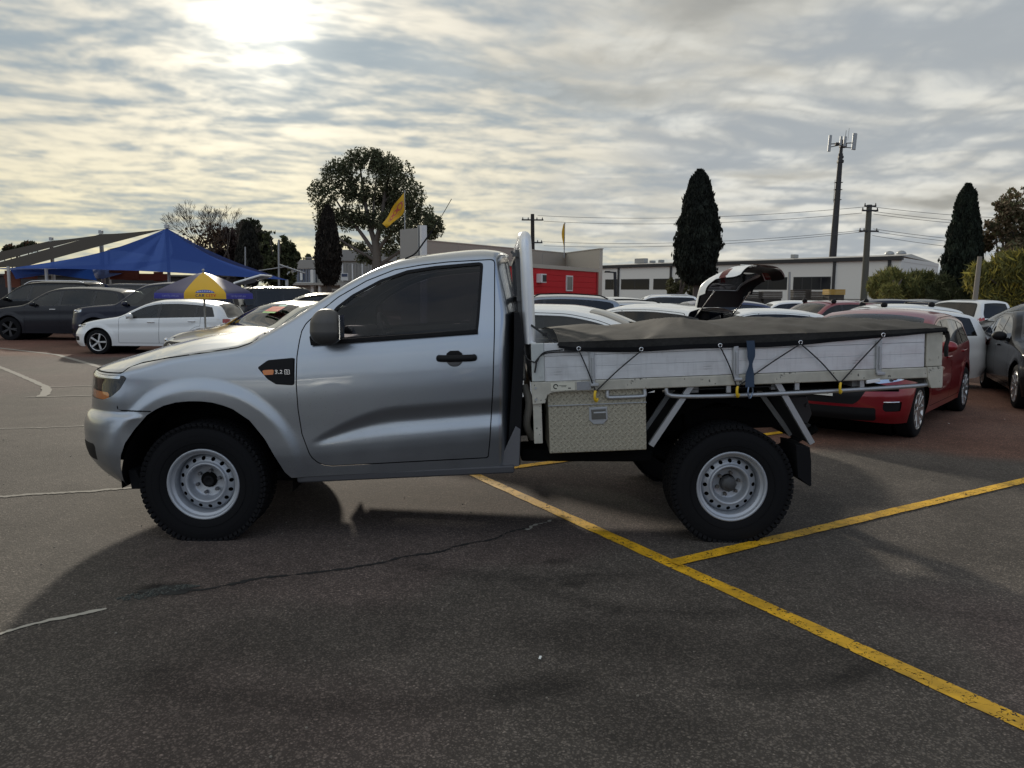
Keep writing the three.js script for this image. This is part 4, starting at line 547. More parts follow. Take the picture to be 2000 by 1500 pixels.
  // wheels
  const rimFront = [steelWheelParts.disc], hubF = lathe([[0.034, -0.118], [0.034, -0.10], [0.030, -0.098], [0.018, -0.098], [0.016, -0.104], [0, -0.104]], 32), hubR = lathe([[0.052, -0.118], [0.05, -0.075], [0.044, -0.066], [0.028, -0.064], [0.026, -0.055], [0, -0.054]], 8);
  [[-1.63, 1, 0], [1.632, 1, 1], [-1.63, -1, 0], [1.632, -1, 1]].forEach(([x, s, rear]) => {
    const w = new THREE.Group(); w.name = 'wheel'; w.position.set(x, 0.352, s * 0.912); if (s < 0) w.rotation.y = Math.PI; UTE.add(w);
    put('tyre', uteTyre, M.rubber, w); const r = put('rim', [steelWheelParts.disc], mat(0.42, 0.44, 0.47, 0.42, 0.45), w); r.rotation.z = rear ? 0.4 : 0.1; r.position.z = -0.008;
    put('hub', rear ? hubR : hubF, rear ? mat(0.07, 0.07, 0.07, 0.6, 0.3) : M.black, w); put('wheel_nuts', steelWheelParts.nuts, rear ? mat(0.12, 0.11, 0.10, 0.6, 0.4) : mat(0.14, 0.14, 0.15, 0.5, 0.6), w); put('brake_drum', steelWheelParts.back, M.under, w);
  });
  // aerial on the roof edge
  put('aerial', [tube([V(-0.42, 1.745, 0.60), V(-0.36, 1.775, 0.60), V(-0.30, 1.85, 0.60), V(-0.25, 1.92, 0.60)], 0.0055, 16, 6), tube([V(-0.25, 1.92, 0.60), V(-0.19, 2.01, 0.60), V(-0.125, 2.12, 0.60)], 0.0022, 16, 5)], M.black, UTE);
  const font = await new FontLoader().loadAsync('fonts/droid/droid_sans_bold.typeface.json');
  const tx = new TextGeometry('3.2', { font, size: 0.0245, depth: 0.003, bevelEnabled: false, curveSegments: 4 }); tx.translate(-1.160, 1.043, 0.949);
  const bd = []; for (const [x, y, w, h] of [[-1.086, 1.068, 0.030, 0.004], [-1.086, 1.042, 0.030, 0.004], [-1.100, 1.055, 0.004, 0.026], [-1.072, 1.055, 0.004, 0.026], [-1.086, 1.055, 0.020, 0.004], [-1.086, 1.055, 0.004, 0.026]]) bd.push(box(w, h, 0.003, x, y, 0.9505));
  put('badge', [tx, ...bd], mat(0.75, 0.76, 0.78, 0.25, 0.8), vo);

  // ---------------- the tray: built level, then raked as it stands
  const rake = new THREE.Matrix4().makeTranslation(0.38, 1.0, 0).multiply(new THREE.Matrix4().makeRotationZ(0.0455));
  const T = (name, geo, m, parent = UTE) => put(name, merge(Array.isArray(geo) ? geo : [geo]).applyMatrix4(rake), m, parent);
  const worn = (() => { // weathered cream paint: stains, scuffs, dust
    const n = 512, c = new Uint8Array(n * n * 4); for (let y = 0; y < n; y++) for (let x = 0; x < n; x++) { const a = fbm(x / 30, y / 30, 4), b = fbm(x / 7 + 50, y / 11, 3), k = 0.86 + 0.18 * (a - 0.5) - 0.5 * ss(0.70, 0.78, b) * ss(0.56, 0.66, a); c.set([206 * k, 201 * k, 186 * k, 255], (y * n + x) * 4); }
    const t = new THREE.DataTexture(c, n, n); t.colorSpace = THREE.SRGBColorSpace; t.wrapS = t.wrapT = THREE.RepeatWrapping; t.magFilter = THREE.LinearFilter; t.minFilter = THREE.LinearMipmapLinearFilter; t.generateMipmaps = true; t.needsUpdate = true; return t; })();
  const cream = new THREE.MeshPhysicalMaterial({ map: worn, roughness: 0.55 });
  const boxUV = (g) => { const p = g.attributes.position, u = new Float32Array(p.count * 2); for (let i = 0; i < p.count; i++) { u[2 * i] = (p.getX(i) + p.getZ(i) * 0.37) * 1.1; u[2 * i + 1] = (p.getY(i) + p.getZ(i) * 0.5) * 1.1; } g.setAttribute('uv', new THREE.BufferAttribute(u, 2)); return g; };
  const scuffed = (() => { const n = 512, c = new Uint8Array(n * n * 4), r = new Uint8Array(n * n * 4); for (let y = 0; y < n; y++) for (let x = 0; x < n; x++) { const a = fbm(x / 60, y / 40, 4), st = fbm(x / 90 + 5, y / 2.2, 3), dr = ss(0.60, 0.72, fbm(x / 9, y / 60 + 9, 4)), k = 0.95 + 0.10 * (a - 0.5) + 0.05 * (st - 0.5) - 0.025 * dr; c.set([226 * k, 227 * k, 228 * k, 255], (y * n + x) * 4); const g = clamp(0.40 + 0.22 * (st - 0.5) + 0.2 * (a - 0.5)) * 255; r.set([g, g, 115, 255], (y * n + x) * 4); }
    const mk = (d, s) => { const t = new THREE.DataTexture(d, n, n); if (s) t.colorSpace = THREE.SRGBColorSpace; t.wrapS = t.wrapT = THREE.RepeatWrapping; t.magFilter = THREE.LinearFilter; t.needsUpdate = true; return t; }; const rm = mk(r); return new THREE.MeshPhysicalMaterial({ map: mk(c, true), roughnessMap: rm, roughness: 1, metalnessMap: rm, metalness: 1 }); })();
  const L = 2.50;
  T('tray_floor', [box(L - 0.06, 0.035, 1.78, L / 2, -0.02, 0), box(0.06, 0.06, 1.7, 0.05, -0.06, 0), ...[0.5, 1.0, 1.5, 2.0, 2.45].map(s => box(0.05, 0.07, 1.74, s, -0.075, 0))], mat(0.22, 0.22, 0.22, 0.7, 0.2));
  for (const s of [1, -1]) {
    T('coaming_rail', boxUV(merge([box(L, 0.066, 0.05, L / 2, -0.034, s * 0.905, 0.008)])), cream);
    // drop side: three extruded boards between end plates
    [[0.002, 0.0835], [0.0845, 0.152], [0.1535, 0.232]].forEach(([a, b]) => T('side_board', boxUV(box(2.31, b - a, 0.028, 0.08 + 1.155, (a + b) / 2, s * 0.912, 0.0012)), scuffed));
    T('corner_plate', boxUV(merge([box(0.078, 0.232, 0.036, 0.040, 0.118, s * 0.912, 0.006), rod(V(0.055, 0.035, s * 0.93), V(0.055, 0.035, s * 0.935), 0.008)])), s > 0 ? mat(0.48, 0.50, 0.48, 0.5, 0.2) : cream);
    T('rear_post', boxUV(merge([box(0.098, 0.225, 0.044, 2.448, 0.115, s * 0.912, 0.006), plate([[2.405, 0.0], [2.502, 0.0], [2.502, -0.122], [2.496, -0.13], [2.435, -0.13], [2.428, -0.12], [2.412, -0.07]], 0.03).translate(0, 0, s > 0 ? 0.903 : -0.933), rod(V(2.425, 0.05, s * 0.932), V(2.425, 0.05, s * 0.938), 0.008)])), cream);
    T('front_bracket', boxUV(merge([plate([[-0.005, 0.0], [0.30, 0.0], [0.30, -0.055], [0.12, -0.066], [0.09, -0.08], [0.075, -0.13], [0.0, -0.135]], 0.03).translate(0, 0, s > 0 ? 0.903 : -0.933), box(0.052, 0.25, 0.04, 0.028, -0.255, s * 0.90, 0.004)])), cream);
    for (const [x, y] of [[0.02, -0.035], [0.02, -0.105]]) T('bolt', rod(V(x, y, s * 0.933), V(x, y, s * 0.942), 0.008, 0.007, 8), M.galv);
    for (const x of [0.365, 1.235, 2.105]) { const l = T('latch', [box(0.034, 0.20, 0.018, x, 0.075, s * 0.936, 0.005), box(0.012, 0.14, 0.012, x + 0.003, 0.07, s * 0.948, 0.003), rod(V(x, 0.03, s * 0.944), V(x, 0.03, s * 0.956), 0.006)], M.galv); T('latch_foot', box(0.05, 0.018, 0.03, x + 0.012, -0.028, s * 0.938, 0.004), M.galv, l); }
    T('rope_rail', [tube([V(0.46, -0.06, s * 0.90), V(0.46, -0.113, s * 0.905), V(0.47, -0.1145, s * 0.905), V(0.67, -0.1145, s * 0.905), V(0.685, -0.113, s * 0.905), V(0.685, -0.06, s * 0.90)], 0.013, 40, 8), tube([V(0.82, -0.05, s * 0.90), V(0.82, -0.10, s * 0.905), V(0.835, -0.114, s * 0.905), V(2.40, -0.1125, s * 0.905), V(2.43, -0.108, s * 0.905)], 0.0135, 60, 8), ...[1.20, 1.62, 2.02].map(x => box(0.028, 0.05, 0.02, x, -0.088, s * 0.902, 0.003))], M.galv);
    for (const q of [bar(V(0.98, -0.055, s * 0.885), V(0.722, -0.425, s * 0.885), 0.034, 0.03, V(0, 0, 1)), bar(V(1.50, -0.058, s * 0.885), V(1.722, -0.452, s * 0.885), 0.034, 0.03, V(0, 0, 1)), bar(V(0.98, -0.055, s * 0.56), V(0.722, -0.425, s * 0.56), 0.03, 0.02, V(0, 0, 1)), bar(V(1.44, -0.08, s * 0.60), V(1.70, -0.452, s * 0.60), 0.03, 0.02, V(0, 0, 1))]) T('mudguard_brace', q, M.galv);
    T('mudguard', [bar(V(0.985, -0.085, s * 0.72), V(0.735, -0.43, s * 0.72), 0.30, 0.006, V(-1, 1, 0)), bar(V(0.985, -0.09, s * 0.72), V(1.50, -0.09, s * 0.72), 0.30, 0.006), bar(V(1.495, -0.09, s * 0.72), V(1.715, -0.455, s * 0.72), 0.30, 0.006, V(1, 1, 0))], mat(0.015, 0.015, 0.016, 0.7, 0));
    T('inner_guard', plate([[0.74, -0.42], [1.0, -0.07], [1.50, -0.07], [1.73, -0.46], [1.55, -0.30], [1.22, -0.22], [0.9, -0.32]], 0.006).translate(0, 0, s * 0.56), M.under);
    put('mud_flap', plate([[2.018, 0.618], [2.105, 0.603], [2.118, 0.52], [2.128, 0.362], [2.117, 0.357], [2.040, 0.415], [2.025, 0.55]], 0.27).translate(0, 0, s > 0 ? 0.63 : -0.90), M.rubber, UTE);
  }
  T('tailgate', [box(0.03, 0.225, 1.74, 2.475, 0.118, 0, 0.004)], M.alu);
  T('front_board', [box(0.03, 0.235, 1.74, 0.02, 0.118, 0, 0.004)], M.alu);
  // maker's label on the rail, with its ring mark
  T('rail_label', box(0.145, 0.048, 0.004, 0.185, -0.032, 0.9365), mat(0.60, 0.58, 0.48, 0.4)).userData.label = 'cream label with a ring mark';
  { const ring = new THREE.TorusGeometry(0.0125, 0.0028, 6, 24, 5.2); ring.translate(0.142, -0.030, 0.939); T('label_print', [ring, box(0.045, 0.0022, 0.0015, 0.185, -0.026, 0.9390), box(0.03, 0.002, 0.0015, 0.19, -0.033, 0.9390), box(0.016, 0.006, 0.0015, 0.225, -0.043, 0.9390)], M.black); }
  T('rail_label', box(0.085, 0.052, 0.003, 0.312, -0.032, 0.9365), mat(0.5, 0.52, 0.55, 0.25, 0.7)).userData.label = 'torn silver label';
  // headboard hoop and mesh frame
  const hoop = [tube([V(0.368, 1.225, 0.80), V(0.362, 1.35, 0.80), V(0.340, 1.75, 0.80), V(0.3345, 1.835, 0.79), V(0.332, 1.868, 0.765), V(0.331, 1.879, 0.70), V(0.331, 1.88, 0), V(0.331, 1.879, -0.70), V(0.332, 1.868, -0.765), V(0.3345, 1.835, -0.79), V(0.340, 1.75, -0.80), V(0.362, 1.35, -0.80), V(0.368, 1.225, -0.80)], 0.0385, 160, 20)];
  put('headboard_hoop', hoop, mat(0.74, 0.75, 0.76, 0.30, 0.5), UTE);
  const fr = []; for (const z of [0.74, 0.40, 0, -0.40, -0.74]) fr.push(bar(V(0.335, 0.99, z), V(0.288, 1.80, z), 0.028, 0.028, V(0, 0, 1))); for (const [x, y] of [[0.318, 1.24], [0.304, 1.50], [0.291, 1.77]]) fr.push(bar(V(x, y, -0.77), V(x, y, 0.77), 0.03, 0.03)); fr.push(box(0.03, 0.025, 0.03, 0.272, 1.77, 0.76), rod(V(0.265, 1.775, 0.76), V(0.25, 1.79, 0.76), 0.008));
  for (let k = -12; k <= 12; k++) fr.push(bar(V(0.325, 1.05, k * 0.06), V(0.291, 1.77, k * 0.06), 0.006, 0.006, V(0, 0, 1)));
  put('headboard_frame', fr, mat(0.10, 0.10, 0.10, 0.5, 0.4), UTE);
  // checker-plate toolbox under the tray
  const checker = (() => { const n = 256, d = new Uint8Array(n * n * 4), c = new Uint8Array(n * n * 4); for (let y = 0; y < n; y++) for (let x = 0; x < n; x++) {
    let h = 0; for (let q = 0; q < 8; q++) { const a = (q % 2 ? 1 : -1) * Math.PI / 4, cx = ((q >> 1) % 2) * 128 + (q % 2) * 64 + 32, cy = (q >> 2) * 128 + (q % 2) * 64 + 32; for (const ox of [-256, 0, 256]) for (const oy of [-256, 0, 256]) { const dx = x - cx - ox, dy = y - cy - oy, u = dx * Math.cos(a) + dy * Math.sin(a), v = -dx * Math.sin(a) + dy * Math.cos(a); h = Math.max(h, 1 - (u / 42) ** 2 - (v / 11) ** 2); } }
    const v = clamp(h * 1.4) * 255, k = 0.84 + 0.3 * (fbm(x / 20, y / 20, 4) - 0.5); d.set([v, v, v, 255], (y * n + x) * 4); c.set([204 * k, 196 * k, 174 * k, 255], (y * n + x) * 4); }
    const mk = (a, s) => { const t = new THREE.DataTexture(a, n, n); t.wrapS = t.wrapT = THREE.RepeatWrapping; t.magFilter = THREE.LinearFilter; t.repeat.set(11.5, 11.5); if (s) t.colorSpace = THREE.SRGBColorSpace; t.needsUpdate = true; return t; }; return [mk(d), mk(c, true)]; })();
  const ck = new THREE.MeshPhysicalMaterial({ map: checker[1], bumpMap: checker[0], bumpScale: 0.0036, roughness: 0.42, metalness: 0.4 });
  const tb = T('toolbox', boxUV(merge([box(0.60, 0.10, 0.42, 0.395, -0.112, 0.68), box(0.60, 0.296, 0.46, 0.395, -0.302, 0.665, 0.006)])), ck);
  T('toolbox_lid_edge', [box(0.605, 0.006, 0.47, 0.395, -0.153, 0.67, 0.002)], M.galv, tb);
  T('toolbox_latch', [box(0.118, 0.004, 0.004, 0.40, -0.172, 0.8985), plate([[0.345, -0.175], [0.455, -0.172], [0.458, -0.25], [0.43, -0.278], [0.37, -0.278], [0.343, -0.25]], 0.006).translate(0, 0, 0.893), box(0.075, 0.012, 0.012, 0.408, -0.205, 0.905, 0.004)], M.galv, tb);
  T('latch_pan', plate([[0.358, -0.185], [0.445, -0.183], [0.447, -0.245], [0.36, -0.246]], 0.004).translate(0, 0, 0.9015), mat(0.16, 0.155, 0.14, 0.4, 0.6), tb);
  // chassis, axle, tank, exhaust
  const ch = []; for (const s of [-0.38, 0.38]) ch.push(bar(V(-1.0, 0.60, s), V(2.28, 0.73, s), 0.09, 0.15)); for (const x of [0.6, 1.2, 2.1]) ch.push(box(0.08, 0.10, 0.8, x, 0.70 + x * 0.02, 0)); ch.push(rod(V(1.632, 0.36, -0.8), V(1.632, 0.36, 0.8), 0.05, 0.05, 16), new THREE.SphereGeometry(0.17, 20, 14).translate(1.63, 0.36, 0), rod(V(-1.63, 0.36, -0.8), V(-1.63, 0.36, 0.8), 0.05, 0.05, 16), box(0.9, 0.2, 0.5, 0.85, 0.52, -0.35, 0.03), box(0.85, 0.08, 0.3, 0.75, 0.50, 0.55, 0.02));
  for (const s of [-0.52, 0.52]) ch.push(tube([V(0.98, 0.60, s), V(1.3, 0.46, s), V(1.63, 0.43, s), V(2.0, 0.5, s), V(2.3, 0.66, s)], 0.028, 30, 6)), ch.push(rod(V(1.5, 0.45, s * 0.9), V(1.42, 0.86, s * 0.8), 0.03));
  ch.push(box(1.55, 0.02, 1.66, 1.9, 0.955, 0));
  put('chassis', ch, M.under, UTE);
  put('tow_bar', [box(0.10, 0.1, 1.0, 2.22, 0.63, 0), plate([[2.10, 0.85], [2.26, 0.86], [2.30, 0.74], [2.27, 0.66], [2.12, 0.62]], 0.012).translate(0, 0, 0.42), ...[[2.16, 0.80], [2.2, 0.72], [2.26, 0.8]].map(([x, y]) => rod(V(x, y, 0.43), V(x, y, 0.446), 0.014, 0.012, 6))], M.darkMetal, UTE);
  put('rear_light', [bar(V(2.42, 1.015, 0.92), V(2.50, 1.028, 0.925), 0.02, 0.022, V(0, 1, 0), 0.004)], mat(0.75, 0.76, 0.78, 0.3), UTE);
  // gear between cab and tray
  put('filler_hose', [tube([V(0.34, 0.96, 0.72), V(0.37, 0.86, 0.74), V(0.36, 0.7, 0.7), V(0.40, 0.6, 0.6)], 0.025, 24, 8), box(0.03, 0.15, 0.08, 0.325, 1.08, 0.78, 0.01)], mat(0.30, 0.28, 0.24, 0.6), UTE);
  put('cab_back_panel', plate([[0.235, 0.5], [0.315, 0.52], [0.335, 1.25], [0.30, 1.42], [0.27, 1.42], [0.27, 1.2], [0.25, 0.8]], 1.7).translate(0, 0, -0.85), M.black, UTE);

  // ---------------- the tarpaulin lying on the tray, its cord and hooks, and the strap
  const tarp = thing('tarpaulin', 'black mesh tarpaulin with a hemmed edge stretched over the truck tray', 'tarpaulin', [-0.2759, 0, -5.5351], 1.035 * Math.PI / 180);
  const clothMap = (() => { const n = 256, d = new Uint8Array(n * n * 4), rnd = mulberry(3); for (let y = 0; y < n; y++) for (let x = 0; x < n; x++) { const k = 0.75 + 0.25 * (((x >> 1) + (y >> 1)) & 1) + 0.35 * (fbm(x / 25, y / 25, 4) - 0.5) + (rnd() - 0.5) * 0.1; d.set([52 * k, 51 * k, 49.5 * k, 255], (y * n + x) * 4); } const t = new THREE.DataTexture(d, n, n); t.colorSpace = THREE.SRGBColorSpace; t.wrapS = t.wrapT = THREE.RepeatWrapping; t.magFilter = THREE.LinearFilter; t.repeat.set(3, 3); t.needsUpdate = true; return t; })();
  const cloth = new THREE.MeshPhysicalMaterial({ map: clothMap, roughness: 0.7, ior: 1.22, sheen: 0.2, sheenColor: new THREE.Color(0.3, 0.28, 0.25), sheenRoughness: 0.5 });
  const hemY = curve([[0.17, 0.205], [0.30, 0.178], [0.66, 0.161], [0.9, 0.168], [1.15, 0.166], [1.42, 0.16], [1.62, 0.166], [1.85, 0.178], [2.12, 0.192], [2.5, 0.213]]);
  const crown = (s, z) => {
    const e = 1 - Math.pow(Math.abs(z) / 0.93, 3), f = ss(0.1, 0.5, s) * ss(2.55, 1.9, s);
    let h = 0.238 + e * (0.020 + 0.024 * f);
    const d = Math.hypot((s - 1.06) / 0.20, (z + 0.15) / 0.55); h += 0.030 * Math.exp(-d * d) + e * 0.018 * Math.exp(-Math.abs(s - 1.0 - 0.28 * (z + 0.2)) / 0.05) * ss(0.9, 0.2, Math.abs(z + 0.1)) + e * 0.010 * Math.exp(-Math.abs(s - 1.13 + 0.2 * z) / 0.03) * ss(0.8, 0.1, Math.abs(z)); for (const q of [0.285, 0.66, 1.135, 1.62, 2.12]) { const t = 0.93 - Math.abs(z), k = s - q - (q < 1 ? 0.25 : -0.12) * t; h -= 0.016 * Math.exp(-Math.pow(k / (0.035 + 0.10 * t), 2)) * Math.exp(-t / 0.45) * ss(0, 0.08, t); h += 0.007 * Math.exp(-Math.pow((k - 0.09 - 0.1 * t) / 0.05, 2)) * Math.exp(-t / 0.5) * ss(0, 0.08, t); }
    h += e * (0.010 * Math.sin(s * 5.2 + z * 2.6 + 0.6) + 0.006 * Math.sin(s * 14.5 - z * 5.2) * ss(0.2, 0.8, s) + 0.004 * Math.sin(s * 31 + z * 14) * ss(1.3, 2.0, s));
    h -= 0.020 * e * Math.exp(-Math.pow((s - 0.72) / 0.22, 2));
    const w = fbm(s * 3.2 + 0.8 * z, z * 2.2 + s * 0.5, 4) - 0.5; return h + e * 0.018 * w + e * 0.003 * (fbm(s * 9 + 2 * z, z * 6, 3) - 0.5) - 0.012 * e * Math.exp(-Math.pow((s - 1.42) / 0.12, 2));
  };
  const hang = (s, k, z) => { const a = 0.934, wob = 0.006 * Math.sin(s * 9) + 0.004 * Math.sin(s * 23 + 1), top = 0.236, low = hemY(s); return [s, lerp(top, low, k), z * (a + 0.016 + wob * k)]; };
  const NU = 150, NZ = 70, s0 = 0.165, s1 = 2.515, sheet = gridSurface(NU, NZ, (i, j) => { const s = lerp(s0 + 0.03 * Math.sin(j / NZ * Math.PI), s1, i / NU), z = -0.94 + 1.88 * j / NZ; return [s, crown(s, z), z]; }); flip(sheet);
  const skirt = z => gridSurface(NU, 8, (i, j) => hang(lerp(s0, s1, i / NU), j / 8 * 0.62, z)), hem = z => gridSurface(NU, 4, (i, j) => { const p = hang(lerp(s0, s1, i / NU), 0.60 + j / 4 * 0.40, z); p[2] += z * 0.003; return p; });
  const uvm = g => { const p = g.attributes.position, u = g.attributes.uv; for (let i = 0; i < p.count; i++) u.setXY(i, p.getX(i) * 2, (p.getZ(i) + p.getY(i)) * 2); return g; };
  const A = (name, geo, m, parent = tarp) => { const q = merge(Array.isArray(geo) ? geo : [geo]).applyMatrix4(rake); return put(name, q, m, parent); };
  A('sheet', [uvm(sheet), uvm(skirt(1)), uvm(skirt(-1))], cloth);
  A('hem', [hem(1), hem(-1), gridSurface(4, 30, (i, j) => [s1 + 0.004, lerp(0.24, 0.19, i / 4), lerp(-0.93, 0.93, j / 30)])], mat(0.005, 0.005, 0.006, 0.7, 0, { side: THREE.DoubleSide, specularIntensity: 0.3 }));
  const eye = [0.285, 0.66, 1.135, 1.62, 2.12], hookX = [[0.382, -0.10], [1.245, -0.106], [1.873, -0.108]];
  const eyeP = eye.map(s => V(s, hemY(s) + 0.016, 0.958));
  for (const p of eyeP) { const r = new THREE.TorusGeometry(0.0105, 0.0035, 8, 20); r.translate(p.x, p.y, p.z); A('eyelet', r, M.chrome); }
  A('elastic_cord', [[0, 0], [1, 0], [2, 1], [3, 1], [3, 2], [4, 2]].map(([e, h]) => tube([eyeP[e].clone().add(V(0, -0.008, 0.003)), eyeP[e].clone().lerp(V(hookX[h][0], hookX[h][1] + 0.04, 0.945), 0.5).add(V(0, 0, 0.004)), V(hookX[h][0] + (h ? -0.005 : 0), hookX[h][1] + 0.03, 0.942)], 0.0042, 14, 6)), M.cord);
  hookX.forEach(([x, y], k) => A('hook', tube([V(x, y + 0.035, 0.940), V(x - 0.006, y + 0.012, 0.948), V(x - 0.004, y - 0.018, 0.944), V(x + 0.006, y - 0.030, 0.928), V(x + 0.014, y - 0.016, 0.92)], 0.0085, 24, 8), M.yellow));
  // front ties: webbing to the hoop and cords to the front corner
  A('tie_strap', [bar(V(0.19, 0.205, 0.94), V(-0.015, 0.36, 0.82), 0.013, 0.004, V(0, 0, 1)), bar(V(0.20, 0.20, 0.945), V(0.285, 0.19, 0.955), 0.032, 0.006, V(0, 0, 1)), box(0.03, 0.02, 0.012, 0.09, 0.285, 0.885, 0.004)], M.cord);
  A('tie_cord', [tube([V(0.19, 0.192, 0.95), V(0.07, 0.175, 0.945), V(0.03, 0.12, 0.945)], 0.0042, 20, 6), tube([V(0.28, 0.178, 0.958), V(0.07, 0.168, 0.945), V(0.02, 0.12, 0.94)], 0.0042, 20, 6), tube([V(0.02, 0.12, 0.942), V(-0.02, 0.14, 0.92), V(-0.04, 0.2, 0.86)], 0.0042, 20, 6), tube([V(0.03, 0.12, 0.945), V(0.018, 0.06, 0.947)], 0.006, 8, 6)], M.cord);
  A('tie_cord', [tube([V(2.51, 0.21, 0.95), V(2.53, 0.17, 0.93), V(2.525, 0.12, 0.92), V(2.54, 0.06, 0.9)], 0.012, 20, 6), tube([V(2.52, 0.2, 0.93), V(2.535, 0.1, 0.92)], 0.006, 10, 6)], M.cord);
  const strap = thing('ratchet_strap', 'blue-grey webbing strap hanging over the tray side to the rope rail', 'strap', [-0.2759, 0, -5.5351], 1.035 * Math.PI / 180);
  A('webbing', gridSurface(20, 2, (i, j) => { const t = i / 20, h = lerp(0.205, -0.075, t), w = lerp(0.024, 0.011, ss(0.32, 0.5, t) * ss(0.75, 0.5, t)) + 0.003 * ss(0.6, 0.8, t); return [1.315 + 0.004 * Math.sin(t * 5) + (j - 1) * w, h, 0.965 + 0.004 * Math.sin(t * 7)]; }), mat(0.045, 0.065, 0.10, 0.8, 0, { side: THREE.DoubleSide, ior: 1.2 }), strap);
  A('strap_hook', tube([V(1.305, -0.075, 0.962), V(1.30, -0.11, 0.965), V(1.315, -0.145, 0.955), V(1.335, -0.11, 0.945), V(1.33, -0.08, 0.955)], 0.005, 30, 6), mat(0.2, 0.26, 0.36, 0.4, 0.6), strap);
}
// ------------------------------------------------------------------ parked cars: a skin per body type, cut into its parts
const paint = (r, g, b, metal = 0, rough = 0.32) => mat(r, g, b, rough, metal, { clearcoat: 1, clearcoatRoughness: 0.04 });
const PAINT = { white: paint(0.78, 0.79, 0.78), silver: paint(0.50, 0.52, 0.54, 0.5), black: mat(0.006, 0.006, 0.007, 0.18, 0, { specularIntensity: 0.55, ior: 1.32 }), charcoal: mat(0.022, 0.023, 0.028, 0.2, 0, { specularIntensity: 0.8, ior: 1.4 }), navy: mat(0.020, 0.023, 0.040, 0.2, 0, { specularIntensity: 0.8, ior: 1.4 }), red: mat(0.22, 0.004, 0.011, 0.3, 0.3, { clearcoat: 0.7, clearcoatRoughness: 0.04 }), maroon: paint(0.22, 0.035, 0.045, 0.3), blue: paint(0.02, 0.03, 0.09, 0.2), beige: paint(0.60, 0.57, 0.46, 0.2), steelblue: paint(0.22, 0.25, 0.29, 0.5), cream: paint(0.66, 0.64, 0.55), green: paint(0.10, 0.32, 0.12) };
const CG = { tint: mat(0.20, 0.215, 0.22, 0.02, 0, { transmission: 1, thickness: 0 }), clear: mat(0.62, 0.68, 0.66, 0.02, 0, { transmission: 1, thickness: 0 }), privacy: mat(0.05, 0.052, 0.058, 0.02, 0, { transmission: 1, thickness: 0 }), dark: mat(0.012, 0.014, 0.017, 0.04) };
function alloy(n, twin) { // spokes in the x,y plane, outer face at z = 0
  const R = 0.215, list = [lathe([[0.192, -0.16], [0.195, -0.03], [0.204, -0.012], [0.215, -0.002], [0.222, -0.008], [0.220, -0.02]], 48), lathe([[0, -0.012], [0.03, -0.012], [0.036, -0.016], [0.038, -0.05]], 20)];
  for (let k = 0; k < n; k++) for (const o of twin ? [-0.11, 0.11] : [0]) { const s = plate([[0.028, -0.018], [0.20, -0.013 - (twin ? 0 : 0.012)], [0.20, 0.013 + (twin ? 0 : 0.012)], [0.028, 0.018]], 0.02, 0.004); s.translate(0, 0, -0.045); const p = s.attributes.position; for (let i = 0; i < p.count; i++) p.setZ(i, p.getZ(i) + p.getX(i) * 0.12); s.rotateZ(k / n * Math.PI * 2 + Math.PI / 2 + o); list.push(s); }
  return merge(list);
}
const ALLOY = [alloy(5, false), alloy(5, true), alloy(10, false)];
const carTyre = R => flatten(lathe([[0.212, -0.03], [0.222, -0.006], [0.25, 0.0], [R - 0.03, -0.004], [R - 0.008, -0.022], [R, -0.05], [R, -0.165], [R - 0.01, -0.195], [R - 0.04, -0.212], [0.22, -0.21]], 56), R - 0.012);
const rimBack = new THREE.CylinderGeometry(0.195, 0.195, 0.01, 32); rimBack.rotateX(Math.PI / 2); rimBack.translate(0, 0, -0.12);
